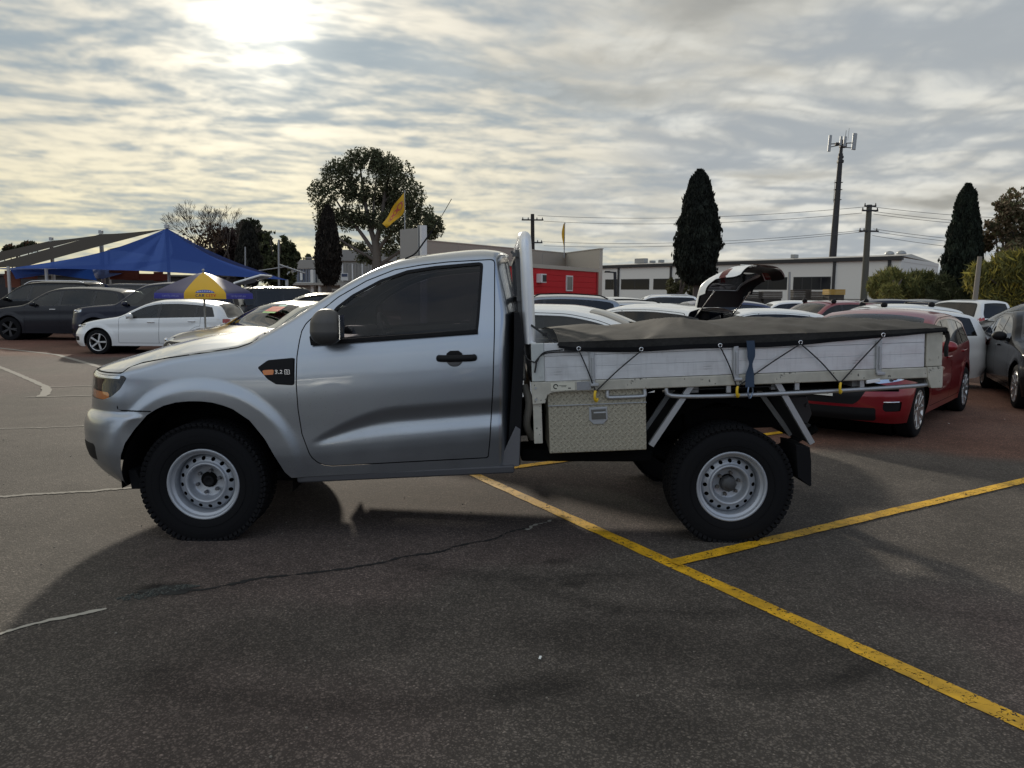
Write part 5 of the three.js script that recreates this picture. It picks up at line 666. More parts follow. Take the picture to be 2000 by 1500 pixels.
const TYPES = {
  hatch: { len: 4.30, wid: 1.79, wb: 2.70, fo: 0.86, R: 0.325, belt: [[0, 0.86], [1.4, 0.915], [4.3, 1.0]], roof: [[0, 0.64], [0.1, 0.74], [0.45, 0.855], [1.1, 0.955], [1.32, 1.0], [1.7, 1.20], [2.1, 1.37], [2.45, 1.425], [2.9, 1.435], [3.4, 1.41], [3.8, 1.355], [4.0, 1.31], [4.10, 1.22], [4.22, 1.0], [4.3, 0.92]], ws: [1.33, 2.12], rw: [3.90, 4.20], win: [1.62, 3.78, 0.35], pil: [2.46, 3.42], doors: [1.42, 2.47, 3.52], head: [0.665, 0.055, 0.55], tail: [0.88, 0.055] },
  sedan: { len: 4.65, wid: 1.80, wb: 2.76, fo: 0.90, R: 0.325, belt: [[0, 0.86], [1.4, 0.92], [4.65, 0.99]], roof: [[0, 0.64], [0.1, 0.74], [0.5, 0.865], [1.2, 0.965], [1.42, 1.01], [1.85, 1.23], [2.25, 1.39], [2.6, 1.435], [3.0, 1.43], [3.4, 1.37], [3.75, 1.25], [4.05, 1.11], [4.2, 1.065], [4.5, 1.04], [4.6, 0.98], [4.65, 0.9]], ws: [1.43, 2.25], rw: [3.32, 4.06], win: [1.72, 3.80, 0.75], pil: [2.56, 3.46], doors: [1.5, 2.57, 3.60], head: [0.68, 0.055, 0.55], tail: [0.90, 0.07] },
  suv: { len: 4.75, wid: 1.87, wb: 2.78, fo: 0.90, R: 0.365, belt: [[0, 0.98], [1.4, 1.04], [4.75, 1.12]], roof: [[0, 0.78], [0.1, 0.88], [0.45, 1.0], [1.1, 1.08], [1.28, 1.12], [1.65, 1.36], [2.05, 1.58], [2.4, 1.65], [3.0, 1.67], [3.7, 1.645], [4.2, 1.585], [4.38, 1.53], [4.52, 1.36], [4.68, 1.08], [4.75, 0.95]], ws: [1.29, 2.06], rw: [4.36, 4.60], win: [1.58, 4.22, 0.30], pil: [2.48, 3.52], doors: [1.40, 2.49, 3.62], head: [0.80, 0.06, 0.55], tail: [1.0, 0.08] },
  fourwd: { len: 4.90, wid: 1.88, wb: 2.80, fo: 0.90, R: 0.385, belt: [[0, 1.06], [1.4, 1.12], [4.9, 1.16]], roof: [[0, 0.92], [0.08, 1.02], [0.4, 1.11], [1.1, 1.17], [1.36, 1.20], [1.7, 1.45], [2.05, 1.70], [2.35, 1.80], [3.0, 1.85], [4.0, 1.845], [4.5, 1.81], [4.64, 1.74], [4.74, 1.5], [4.84, 1.15], [4.9, 1.0]], ws: [1.37, 2.08], rw: [4.60, 4.80], win: [1.66, 4.50, 0.16], pil: [2.52, 3.52], doors: [1.48, 2.53, 3.58], head: [0.93, 0.075, 0.55], tail: [1.05, 0.1] },
};
const RED_DARK = mat(0.10, 0.006, 0.008, 0.15, 0), KITS = {}, MOVED = new WeakSet();
function carKit(type, hi, openTail) {
  const key = type + hi + openTail; if (KITS[key]) return KITS[key];
  const t = TYPES[type], yC = curve(t.roof), belt = curve(t.belt), half = t.wid / 2, parts = [], add = (name, geo, m, kids) => { if (geo) parts.push({ name, geo, m, kids }); };
  const yE = x => Math.min(yC(x - 0.05 * ss(t.ws[0] - 0.3, t.ws[0], x) * ss(t.ws[1] + 0.5, t.ws[1], x)), yC(x)) - 0.028 - 0.02 * ss(t.ws[0], t.ws[0] + 0.3, x);
  const sec = curve([[0.15, -0.055], [0.3, -0.03], [0.45, -0.008], [0.60, 0.0], [0.68, -0.003], [0.72, -0.010], [0.78, -0.012], [0.86, -0.012], [0.95, -0.020], [1.02, -0.035]]);
  const W = (x, y) => { const b = belt(x), q = y < b ? sec(y * 1.0 / b * 1.0) : -0.035 - (y - b) * 0.40; const r1 = Math.hypot(x - t.fo, y - t.R), r2 = Math.hypot(x - t.fo - t.wb, y - t.R); return half + q - 0.05 * ss(t.len - 1.6, t.len, x) - 0.03 * ss(1.2, 0, x) + 0.012 * (ss(t.R + 0.17, t.R + 0.08, r1) + ss(t.R + 0.17, t.R + 0.08, r2)); };
  const noseTop = t.roof[0][1], spec = { x0: 0, x1: t.len, dx: hi ? 0.03 : 0.07, noseL: 0.55, tailL: 0.38, nNose: hi ? 16 : 8, nTail: hi ? 14 : 8, nSide: hi ? 40 : 18, nEdge: hi ? 5 : 3, nTop: hi ? 10 : 6, W, topPow: 2.4, edge: curve([[0, 0.05], [t.ws[0], 0.05], [t.ws[1], 0.055], [t.len, 0.05]]), edgeK: 1.4, tailPow: 0.55, nosePow: 0.85,
    bot: curve([[0, 0.24], [0.3, 0.2], [t.fo, 0.22], [t.len - 0.5, 0.23], [t.len, 0.34]]), yE, yC,
    xn: curve([[0.2, 0.06], [0.32, 0.0], [0.5, 0.0], [noseTop, 0.06], [noseTop + 0.2, 0.18]]), xt: curve([[0.3, t.len - 0.06], [0.5, t.len], [0.85, t.len - 0.03], [1.2, t.len - 0.06]]) };
  let skin = shell(spec).toNonIndexed(); const cut = f => { const [a, b] = split(skin, f); skin = b; return a; }, sd = f => (x, y, z) => Math.max(f(x, y), 0.4 - Math.abs(z));
  const joint = [];
  for (const c of [t.fo, t.fo + t.wb]) cut(sd((x, y) => Math.hypot(x - c, y - t.R) - t.R - 0.045));
  // side glass
  const winF = (x, y) => Math.max(belt(x) + 0.015 - y, y - (yE(x) - 0.085), t.win[0] - x, x - (t.win[1] - (y - belt(x) - 0.3) * t.win[2]));
  const trim = cut(sd((x, y) => winF(x, y) - 0.014)); let panes = trim;
  if (trim) { const fr = []; let [ins, rim] = split(trim, (x, y) => winF(x, y)); fr.push(rim); for (const p of t.pil) { const [a, b] = split(ins, (x, y) => Math.abs(x - p - (y - 1.1) * 0.12) - (p === t.pil[0] ? 0.045 : 0.03)); if (a) fr.push(a); ins = b; }
    const bounds = [-1, ...t.pil, 99]; for (const s of [1, -1]) for (let k = 0; k < bounds.length - 1; k++) { const w = split(ins, (x, y, z) => Math.max(-z * s, bounds[k] + (y - 1.1) * 0.12 - x, x - bounds[k + 1] - (y - 1.1) * 0.12))[0]; add('window', w && shift(w, -0.004), k ? 'privacy' : 'tint'); }
    add('window_trim', merge(fr.filter(Boolean)), 'trim'); }
  const zl = (x) => W(x, yE(x)) - 0.075 - 0.03;
  const ws = cut((x, y, z) => Math.max(t.ws[0] - 0.16 * (1 - (z / half) ** 2) + 0.05 - x, x - t.ws[1] - 0.05 * (z / half) ** 2, Math.abs(z) - zl(x), belt(x) - 0.1 - y));
  if (ws) { const [a, b] = split(ws, (x, y, z) => Math.max(Math.abs(z) - zl(x) + 0.035, x - t.ws[1] + 0.03, t.ws[0] - 0.16 * (1 - (z / half) ** 2) + 0.09 - x)); add('windscreen', a, 'clear'); add('windscreen_border', b, 'trim'); }
  let tail = null, hinge = null; if (openTail) { hinge = [t.rw[0] - 0.26, yC(t.rw[0] - 0.26) - 0.01]; tail = cut((x, y, z) => Math.max(hinge[0] - x, 0.62 - y, Math.abs(z) - half + 0.13, y < belt(x) ? 4.02 - x : -1)); }
  const rwF = (x, y, z) => Math.max(t.rw[0] - x, x - t.rw[1], Math.abs(z) - zl(x) + 0.03, belt(x) - 0.04 - y), lightF = (x, y, z) => Math.max(Math.abs(y - t.tail[0]) - t.tail[1], t.len - 0.22 - x, 0.56 - Math.abs(z));
  const pl = x => { const g = box(0.012, 0.10, 0.36, 0, 0, 0); g.translate(...x); return g; };
  if (!openTail) { add('rear_window', cut(rwF), 'privacy'); } else {
    let [glass, metal] = split(tail, rwF), [lt, panel] = split(metal, lightF); const turn = g => { if (!g) return null; const q = g.clone(); q.translate(-hinge[0], -hinge[1], 0); q.rotateZ(87 * Math.PI / 180); q.translate(hinge[0] + 0.02, hinge[1] + 0.02, 0); return q; };
    const lining = shift(panel, -0.035), lp = lining.attributes.position;
    add('tailgate', turn(panel), 'paint', [['lining', turn(lining), 'black'], ['rear_window', turn(glass), 'privacy'], ['tail_light', turn(lt), 'redDark'], ['number_plate', turn(pl([t.len - 0.02, 0.86, 0])), 'plate']]);
    add('boot_opening', box(0.5, 0.5, half * 1.5, t.len - 0.55, 0.75, 0), 'black'); add('parcel_shelf', box(0.5, 0.05, half * 1.4, t.len - 0.45, 1.10, 0, 0.02), 'black');
    for (const s of [-1, 1]) add('strut', rod(V(hinge[0] - 0.02, hinge[1] - 0.2, s * 0.58), V(hinge[0] + 0.33, hinge[1] + 0.26, s * 0.58), 0.012), 'chrome');
  }
  for (const s of [1, -1]) { const l = cut((x, y, z) => Math.max(lightF(x, y, z), -z * s)); add('tail_light', l, 'red'); }
  const headF = (x, y, z) => Math.max(Math.abs(y - t.head[0] - 0.16 * x) - t.head[1] * (1 - 0.5 * x), x - t.head[2], 0.48 - Math.abs(z));
  for (const s of [1, -1]) { const l = cut((x, y, z) => Math.max(headF(x, y, z), -z * s)); add('headlight', l && shift(l, -0.03), 'lampbox', [['lens', l, 'lens'], ['reflector', l ? new THREE.SphereGeometry(0.036, 14, 10).translate(0.33, t.head[0] + 0.055, s * (half - 0.17)) : null, 'chrome']]); }
  add('grille', cut((x, y, z) => Math.max(Math.abs(z) - 0.52 + 0.5 * Math.abs(y - t.head[0] + 0.05), Math.abs(y - t.head[0] + 0.10) - 0.15, x - 0.5)), 'black', [['badge', new THREE.TorusGeometry(0.055, 0.010, 6, 20).rotateY(Math.PI / 2).translate(-0.005, t.head[0] - 0.03, 0), 'chrome']]);
  add('lower_intake', cut((x, y, z) => Math.max(Math.abs(z) - 0.60, Math.abs(y - 0.31) - 0.075, x - 0.5)), 'black');
  for (const s of [1, -1]) { const l = cut((x, y, z) => Math.max(Math.abs(y - 0.40) - 0.055, 0.66 - z * s, x - 0.34)); add('lamp_recess', l && shift(l, -0.01), 'black'); }
  add('number_plate', pl([-0.008, t.head[0] - 0.12, 0]), 'plate'); if (!openTail) add('number_plate', pl([t.len - 0.004, 0.80, 0]), 'plate');
  if (hi) {
    const dl = (x, y, k) => t.doors[k] + (k === 2 ? 0.10 * (y - 0.7) : 0.04 * (y - 0.7)), lowY = 0.30;
    for (const s of [1, -1]) for (let k = 0; k < 2; k++) {
      const f = (x, y, z) => Math.max(dl(x, y, k) - x, x - dl(x, y, k + 1), lowY - y, y - (yE(x) - 0.045), 0.4 - z * s);
      let f2 = f; if (k === 1) f2 = (x, y, z) => Math.max(f(x, y, z), t.R + 0.10 - Math.hypot(x - t.fo - t.wb, y - t.R));
      const d = cut((x, y, z) => f2(x, y, z) + 0.004), j = cut((x, y, z) => f2(x, y, z) - 0.003); if (j) joint.push(shift(j, -0.004));
      const hx = t.doors[k + 1] - 0.20, hy = belt(hx) - 0.10, hz = W(hx, hy) * s; add('door', d, 'paint', [['handle', box(0.19, 0.028, 0.03, hx, hy, hz + s * 0.014, 0.01), 'handle']]);
    }
    if (joint.length) add('panel_joint', merge(joint), 'black');
    const bon = cut((x, y, z) => Math.max(x - t.ws[0] + 0.05 - 0.1 * (1 - (z / half) ** 2) * 0, 0.12 - x, yE(x) - 0.03 - y + 0.01)); add('bonnet', bon, 'paint');
    const seats = []; for (const [sx, sy] of [[2.35, 0], [3.25, 0]]) for (const z of [-0.36, 0.36]) { const b = new RoundedBoxGeometry(0.14, 0.55, 0.46, 3, 0.06); b.rotateZ(-0.2); b.translate(sx, belt(2) - 0.06, z); const hr = new RoundedBoxGeometry(0.09, 0.15, 0.24, 3, 0.04); hr.translate(sx + 0.07, belt(2) + 0.30, z); seats.push(b, hr); }
    add('seats', merge(seats), 'black'); add('dashboard', box(0.5, 0.2, t.wid - 0.3, t.ws[0] + 0.35, belt(1.5) - 0.12, 0, 0.05), 'black');
  } else add('inside', box(t.len * 0.55, 0.5, t.wid - 0.5, t.len * 0.56, belt(2) - 0.27, 0, 0.05), 'black');
  add('body', skin, 'paint');
  add('underbody', merge([box(t.len - 0.5, 0.25, t.wid - 0.62, t.len / 2, 0.38, 0), box(t.len - t.fo * 2 - 0.5, 0.12, t.wid - 0.2, t.fo + t.wb / 2, 0.31, 0), ...[t.fo, t.fo + t.wb].map(c => { const w = new THREE.CylinderGeometry(t.R + 0.05, t.R + 0.05, t.wid - 0.5, 28); w.rotateX(Math.PI / 2); w.translate(c, t.R + 0.02, 0); return w; })]), 'under');
  for (const s of [1, -1]) { const x = t.ws[0] + 0.42, y = belt(x) + 0.075, z = (W(x, belt(x)) + 0.10) * s, m = new THREE.SphereGeometry(0.105, 18, 12); m.scale(0.75, 0.68, 1); m.translate(x, y, z); add('mirror', merge([m, box(0.06, 0.05, 0.12, x + 0.01, y - 0.05, z - s * 0.07, 0.01)]), 'mirror'); }
  return KITS[key] = { t, parts, W, yE, yC, belt, tyre: carTyre(t.R) };
}
// front of the car points to (-cos a, sin a) on the ground in x and z
function car(type, color, x, z, deg, scale, name, label, category, o = {}) {
  const k = carKit(type, !!o.hi, !!o.open), t = k.t, g = thing(name, label, category, [x, 0, z], deg * Math.PI / 180, o.group);
  const p = PAINT[color], look = { paint: p, tint: CG.tint, privacy: CG.privacy, clear: CG.clear, trim: M.blackGloss, black: M.black, red: M.red, redDark: RED_DARK, lampbox: M.chrome, lens: M.lens, chrome: M.chrome, plate: o.plate ?? mat(0.75, 0.75, 0.72, 0.4), under: M.under, handle: o.handle ?? p, mirror: o.blackMirror ? M.black : p };
  if (o.lowGlass) look.tint = look.privacy = CG.dark;
  const off = -(t.fo + t.wb / 2); const move = q => { if (!MOVED.has(q)) { q.translate(off, 0, 0); MOVED.add(q); } return q; };
  for (const q of k.parts) { const m = put(q.name, move(q.geo), look[q.m], g); for (const [n, geo, mm] of q.kids ?? []) if (geo) put(n, move(geo), look[mm], m); }
  for (const [cx, s] of [[-t.wb / 2, 1], [t.wb / 2, 1], [-t.wb / 2, -1], [t.wb / 2, -1]]) { const w = new THREE.Group(); w.name = 'wheel'; w.position.set(cx, t.R - 0.012, s * (t.wid / 2 - 0.015)); if (s < 0) w.rotation.y = Math.PI; w.rotation.z = cx * 3; g.add(w); const ty = put('tyre', k.tyre, M.rubber, w); ty.rotation.z = -cx * 3; const r = put('rim', ALLOY[o.rim ?? 0], o.darkRim ? M.darkMetal : M.chromeDull ?? (M.chromeDull = mat(0.58, 0.58, 0.58, 0.3, 0.9)), w), sc = (t.R - 0.095) / 0.222; r.scale.set(sc, sc, 1); const b = put('brake', rimBack, M.under, w); b.scale.set(sc, sc, 1); }
  if (o.rails) for (const s of [1, -1]) { const P = []; for (let i = 0; i <= 10; i++) { const xx = lerp(t.ws[1] + 0.15, t.rw[0] - 0.25, i / 10); P.push(V(xx + off, k.yE(xx) + (i % 10 ? 0.055 : 0.0), s * (k.W(xx, k.yE(xx)) - 0.06))); } put('roof_rail', tube(P, 0.018, 30, 6), o.rails === 'silver' ? M.alu : M.black, g); }
  if (o.bars) for (const xx of [t.ws[1] + 0.25, t.rw[0] - 0.8]) { const z0 = k.W(xx, k.yE(xx)) - 0.06, y0 = k.yE(xx) + 0.02; put('roof_bar', [box(0.06, 0.025, z0 * 2, xx + off, y0 + 0.075, 0, 0.012), ...[1, -1].map(s => { const c = new THREE.SphereGeometry(0.10, 14, 10); c.scale(0.9, 0.75, 0.6); c.translate(xx + off, y0 + 0.03, s * z0); return c; })], M.black, g); }
  g.scale.setScalar(scale); return g;
}
const rowR = undefined;
// left of the truck
car('hatch', 'white', -8.70, -19.25, -1, 0.93, 'hatchback', 'white five-door hatchback with five-spoke wheels behind the yellow and navy umbrella', 'car', { hi: true, rim: 0, handle: M.chrome });
car('suv', 'charcoal', -13.9, -24.2, 0, 0.98, 'sport_utility_vehicle', 'dark charcoal family SUV, nearest of the dark cars at the left edge', 'car', { hi: true, darkRim: true, rim: 1, handle: M.chrome });
car('fourwd', 'black', -17.2, -28.0, -2, 1.0, 'sport_utility_vehicle', 'black four-wheel drive with silver roof rails under the shade sails at the far left', 'car', { rails: 'silver' });
car('fourwd', 'charcoal', -16.2, -31.0, -2, 0.98, 'sport_utility_vehicle', 'dark wagon with pale roof edge farthest back under the blue shade sail', 'car', { lowGlass: true });
car('fourwd', 'navy', -10.35, -22.4, 5, 0.97, 'four_wheel_drive', 'dark navy four-wheel drive nosing out behind the white five-door hatchback', 'car', { hi: true });
const goldSedan = car('sedan', 'beige', -4.25, -14.2, 52, 0.95, 'sedan', 'pale gold sedan with a red and green windscreen sticker beyond the truck bonnet', 'car', { hi: true });
car('hatch', 'black', -6.2, -23.5, 12, 1.06, 'hatchback', 'black hatchback showing only its shiny roof above the pale gold sedan', 'car', {});
car('fourwd', 'charcoal', -9.3, -26.8, 30, 0.93, 'utility_wagon', 'dark wagon with black roof rails and its white bonnet raised, right of the umbrella', 'car', { rails: 'black' });
// right of the truck, seen over the tray
car('sedan', 'white', 0.0, -9.5, -14, 0.985, 'sedan', 'white sedan with a broad sloping rear window just behind the headboard', 'car', { hi: true });
car('suv', 'steelblue', 0.5, -18.2, 0, 0.92, 'sport_utility_vehicle', 'steel-blue car roof with rails showing between the headboard and the red building', 'car', { rails: 'black' });
car('hatch', 'silver', 2.2, -19.2, -4, 0.98, 'hatchback', 'silver hatchback parked below the corner of the red building', 'car', { rails: 'black' });
car('hatch', 'silver', 2.7, -25.5, -4, 1.02, 'hatchback', 'distant silver car half hidden behind the silver hatchback below the red building', 'car', {});
car('fourwd', 'white', 5.6, -32.0, -6, 0.84, 'station_wagon', 'small distant white wagon with a roof rack left of the tall cypress', 'car', { rails: 'silver' });
car('suv', 'blue', 4.55, -19.5, 0, 0.86, 'sport_utility_vehicle', 'dark blue SUV parked in front of the tall cypress base', 'car', { lowGlass: true });
car('hatch', 'white', 1.92, -12.4, -42, 0.98, 'hatchback', 'white hatchback with its tailgate wide open behind the tray', 'car', { hi: true, open: true });
car('hatch', 'white', 4.55, -15.6, -3, 0.90, 'hatchback', 'white hatchback with a roof spoiler just right of the open tailgate', 'car', { hi: true });
car('fourwd', 'white', 8.3, -24.5, -2, 0.76, 'utility_wagon', 'white wagon roof behind the maroon SUV, under the pallet stacks', 'car', {});
car('suv', 'maroon', 8.15, -20.6, 20, 0.86, 'sport_utility_vehicle', 'maroon SUV with black roof-bar feet', 'car', { bars: true });
car('suv', 'white', 8.1, -17.4, 0, 0.83, 'sport_utility_vehicle', 'white SUV with black roof-bar feet directly behind the red hatchback roof', 'car', { bars: true });
car('suv', 'white', 6.15, -13.6, -2, 0.81, 'sport_utility_vehicle', 'large white SUV with a rear spoiler between the red hatchback and the black car', 'car', { hi: true });
car('suv', 'navy', 11.9, -25.8, -3, 0.88, 'sport_utility_vehicle', 'dark blue car roof low behind the maroon SUV at the base of the power pole', 'car', { lowGlass: true });
car('suv', 'charcoal', 14.6, -28.5, -75, 0.88, 'sport_utility_vehicle', 'charcoal SUV seen from behind in front of the palm-like hedge', 'car', {});
car('fourwd', 'white', 14.9, -26.2, -80, 0.80, 'van', 'white wagon seen from behind below the right-hand cypress', 'car', {});
car('suv', 'black', 12.6, -18.6, -6, 0.88, 'sport_utility_vehicle', 'black SUV with roof rails behind the black car at the right edge', 'car', { rails: 'black' });
const plateMat = (() => { const c = document.createElement('canvas'); c.width = 256; c.height = 72; const x = c.getContext('2d'); x.fillStyle = '#e9e9e2'; x.fillRect(0, 0, 256, 72); x.fillStyle = '#16161a'; x.font = 'bold 54px sans-serif'; x.textAlign = 'center'; x.textBaseline = 'middle'; x.fillText('DWY-92', 128, 38); const t = new THREE.CanvasTexture(c); t.colorSpace = THREE.SRGBColorSpace; return mat(1, 1, 1, 0.4, 0, { map: t }); })();
const redCar = car('hatch', 'red', 4.67, -9.90, 50, 0.96, 'hatchback', 'shiny red hatchback facing the camera beyond the tail of the tray', 'car', { hi: true, rim: 2, plate: plateMat });
car('sedan', 'black', 8.36, -11.62, 67, 0.96, 'sedan', 'glossy black car cut off by the right edge of the picture', 'car', { hi: true, rim: 2, blackMirror: true });
{ // chrome strips over the red hatchback's lower lamps
  const s = redCar.children.filter(c => c.name === 'lamp_recess'); for (const q of s) { const b = new THREE.Box3().setFromBufferAttribute(q.geometry.attributes.position), c = b.getCenter(V(0, 0, 0)); put('lamp_strip', tube([V(b.min.x - 0.005, b.max.y - 0.01, c.z - Math.sign(c.z) * 0.10), V(b.min.x + 0.02, b.max.y - 0.004, c.z), V(b.max.x - 0.08, b.max.y, b.max.z > 0 ? b.max.z : b.min.z)], 0.009, 16, 6), M.chrome, redCar); }
}
// behind the photographer: what the doors and the tray side reflect
car('hatch', 'red', 5.5, 1.35, 4, 1.0, 'hatchback', 'red hatchback behind the camera, mirrored as a pink sheen in the tray side', 'car', {});
car('hatch', 'silver', -4.2, 5.2, 3, 1.0, 'hatchback', 'silver hatchback behind the camera, mirrored in the cab window', 'car', {});
car('suv', 'charcoal', 0.9, 6.4, 4, 1.0, 'sport_utility_vehicle', 'charcoal SUV behind the camera, mirrored darkly in the door', 'car', {});
car('sedan', 'black', -9.5, 5.8, 6, 1.0, 'sedan', 'black sedan behind the camera, mirrored in the front wing', 'car', {});
{ // price stickers inside the gold sedan's windscreen; the white bonnet standing up on the dark wagon
  const t = TYPES.sedan, off = -(t.fo + t.wb / 2), lay = (w, h, u, v, m) => { const g = box(h, 0.003, w, 0, 0, 0); g.rotateZ(0.43); g.translate(1.785 + off + u * Math.cos(0.43), 1.250 + u * Math.sin(0.43), v); put('price_sticker', g, m, goldSedan); };
  lay(0.40, 0.20, 0.10, 0.36, mat(0.62, 0.07, 0.03, 0.5)); lay(0.38, 0.05, -0.04, 0.36, mat(0.16, 0.50, 0.06, 0.5)); lay(0.22, 0.07, 0.25, 0.42, mat(0.25, 0.55, 0.42, 0.5));
  for (const k of [-0.05, 0.03, 0.10]) lay(0.30, 0.018, 0.10 + k, 0.36, mat(0.70, 0.20, 0.06, 0.5));
  const w = scene.children.find(c => c.userData.label?.startsWith('dark wagon with black roof rails')); w.updateMatrixWorld(true);
  const a = w.worldToLocal(at(468, 554, 24.6)), b = w.worldToLocal(at(521, 538, 24.6)); put('bonnet', bar(a, b, 1.25, 0.07, V(0, 1, 0), 0.03), PAINT.white, w).userData.label = 'raised white bonnet'; put('bonnet_stay', rod(a.clone().add(V(0.2, -0.5, 0)), b.clone().lerp(a, 0.3), 0.012), M.black, w);
}
// ------------------------------------------------------------------ shade sails, umbrella, flags
const fabric = (r, g, b) => mat(r, g, b, 0.8, 0, { side: THREE.DoubleSide, transmission: 0.3, thickness: 0 });
// a taut membrane: corners in order, edges drawn in like cables, peaked at its high corner
function membrane(c, pull, n = 26) { // triangle with curved edges; c = [A, B, C]
  const [A, Bq, C] = c, mid = A.clone().add(Bq).add(C).multiplyScalar(1 / 3);
  return gridSurface(n, n, (i, j) => { const u = i / n, v = j / n, p = A.clone().lerp(Bq.clone().lerp(C, v), u); const e0 = 4 * u * (1 - u) * (1 - 2 * v) ** 6 * pull, e1 = 4 * v * (1 - v) * u ** 6 * pull; p.lerp(mid, e0 + e1); p.y -= 0.35 * pull * 4 * u * (1 - u) * (1 + 2 * v * (1 - v)) * 2.2; return p.toArray(); });
}
function quadSail(c, pull, n = 24) { const [A, Bq, C, D] = c, mid = A.clone().add(Bq).add(C).add(D).multiplyScalar(0.25); return gridSurface(n, n, (i, j) => { const u = i / n, v = j / n, p = A.clone().lerp(Bq, u).lerp(D.clone().lerp(C, u), v); const k = 4 * u * (1 - u) * (1 - 2 * v) ** 8 + 4 * v * (1 - v) * (1 - 2 * u) ** 8; p.lerp(mid, k * pull); return p.toArray(); }); }
{
  const blue = mat(0.055, 0.105, 0.33, 0.8, 0, { ior: 1.05, side: THREE.DoubleSide, transmission: 0.35, thickness: 0 }), grey = mat(0.055, 0.051, 0.047, 0.95, 0, { side: THREE.DoubleSide, ior: 1.0 }), edge = mat(0.015, 0.015, 0.02, 0.7), steel = mat(0.42, 0.42, 0.41, 0.5, 0.3);
  const P = at(326, 446, 33), Lf = at(24, 523, 33), R = at(562, 547, 31), Bk = at(40, 535, 44), Bk2 = at(330, 505, 46);
  const post = (g, px, py, d, r = 0.065) => { const p = at(px, py, d); put('post', rod(V(p.x, 0, p.z), V(p.x, p.y, p.z), r, r, 12), steel, g); };
  const s1 = thing('shade_sail', 'large blue peaked shade sail over the cars at the left', 'shade sail');
  put('canopy', membrane([P, Lf, R], 0.16), blue, s1); put('canopy', membrane([P, R, Bk2], 0.14), blue, s1);
  put('mast_cap', box(0.16, 0.16, 0.16, P.x, P.y + 0.08, P.z, 0.02), steel, s1); post(s1, 326, 446, 33.2); post(s1, 330, 530, 38); post(s1, 90, 523, 33.4); post(s1, 16, 520, 34); post(s1, 560, 546, 31.2);
  const s2 = thing('shade_sail', 'lower deep-blue shade sail hanging behind the front sail', 'shade sail'); put('canopy', membrane([at(330, 508, 46), at(-20, 524, 42), at(200, 545, 40)], 0.08), blue, s2); put('skirt', membrane([at(180, 522, 36), at(25, 526, 35), at(190, 548, 36)], 0.03), mat(0.012, 0.06, 0.30, 0.8, 0, { side: THREE.DoubleSide, transmission: 0.4, thickness: 0 }), s2); put('skirt', membrane([at(20, 527, 36), at(180, 524, 36), at(30, 545, 36)], 0.03), mat(0.012, 0.06, 0.30, 0.8, 0, { side: THREE.DoubleSide, transmission: 0.4, thickness: 0 }), s2);
  const s3 = thing('shade_sail', 'middle grey shade sail rising to the blue sail peak', 'shade sail'); put('canopy', quadSail([at(197, 457, 44), at(-60, 528, 41), at(45, 522, 34), at(325, 447, 33.4)], 0.07), grey, s3); put('mast_cap', box(0.2, 0.18, 0.2, at(197, 455, 44).x, at(197, 455, 44).y + 0.06, -44, 0.02), steel, s3); post(s3, 197, 457, 44.2, 0.11);
  const s4 = thing('shade_sail', 'far grey shade sail with the lowest peak at the left edge', 'shade sail'); put('canopy', quadSail([at(100, 470, 52), at(-130, 520, 49), at(-40, 521, 42), at(194, 459, 44.3)], 0.07), grey, s4); put('mast_cap', box(0.2, 0.18, 0.2, at(100, 468, 50).x, at(100, 468, 50).y + 0.06, -50, 0.02), steel, s4); post(s4, 100, 470, 50.2, 0.11);
  const s5 = thing('shade_sail', 'dark grey shade sail panel behind the blue sail peak', 'shade sail'); put('canopy', membrane([at(322, 447, 34), at(210, 487, 48), at(300, 500, 48)], 0.1), grey, s5); post(s5, 212, 488, 48);
  // orange banners and stall signs in the shade below
  tag(put('banner', [box(1.6, 0.5, 0.06, at(243, 537, 42).x, at(243, 537, 42).y, -42), box(1.1, 0.35, 0.05, at(262, 541, 42).x, at(262, 541, 42).y, -42.1)], mat(0.20, 0.06, 0.035, 0.8)), 'orange-red banner hanging in the shade behind the dark wagon roof', 'banner');
  tag(put('banner', [box(1.5, 0.35, 0.06, at(300, 541, 42).x, at(300, 541, 42).y, -42), box(0.5, 0.5, 0.05, at(308, 540, 42).x, at(308, 540, 42).y, -42.1)], mat(0.22, 0.05, 0.03, 0.8)), 'small red banner in the shade left of the umbrella', 'banner');
  tag(put('banner', [box(0.8, 0.9, 0.06, at(25, 545, 42).x, at(25, 545, 42).y, -42), box(1.8, 0.25, 0.05, at(38, 540, 42).x, at(38, 540, 42).y, -42.1)], mat(0.22, 0.08, 0.05, 0.8)), 'orange sign under the shade sail at the far left', 'banner');
}
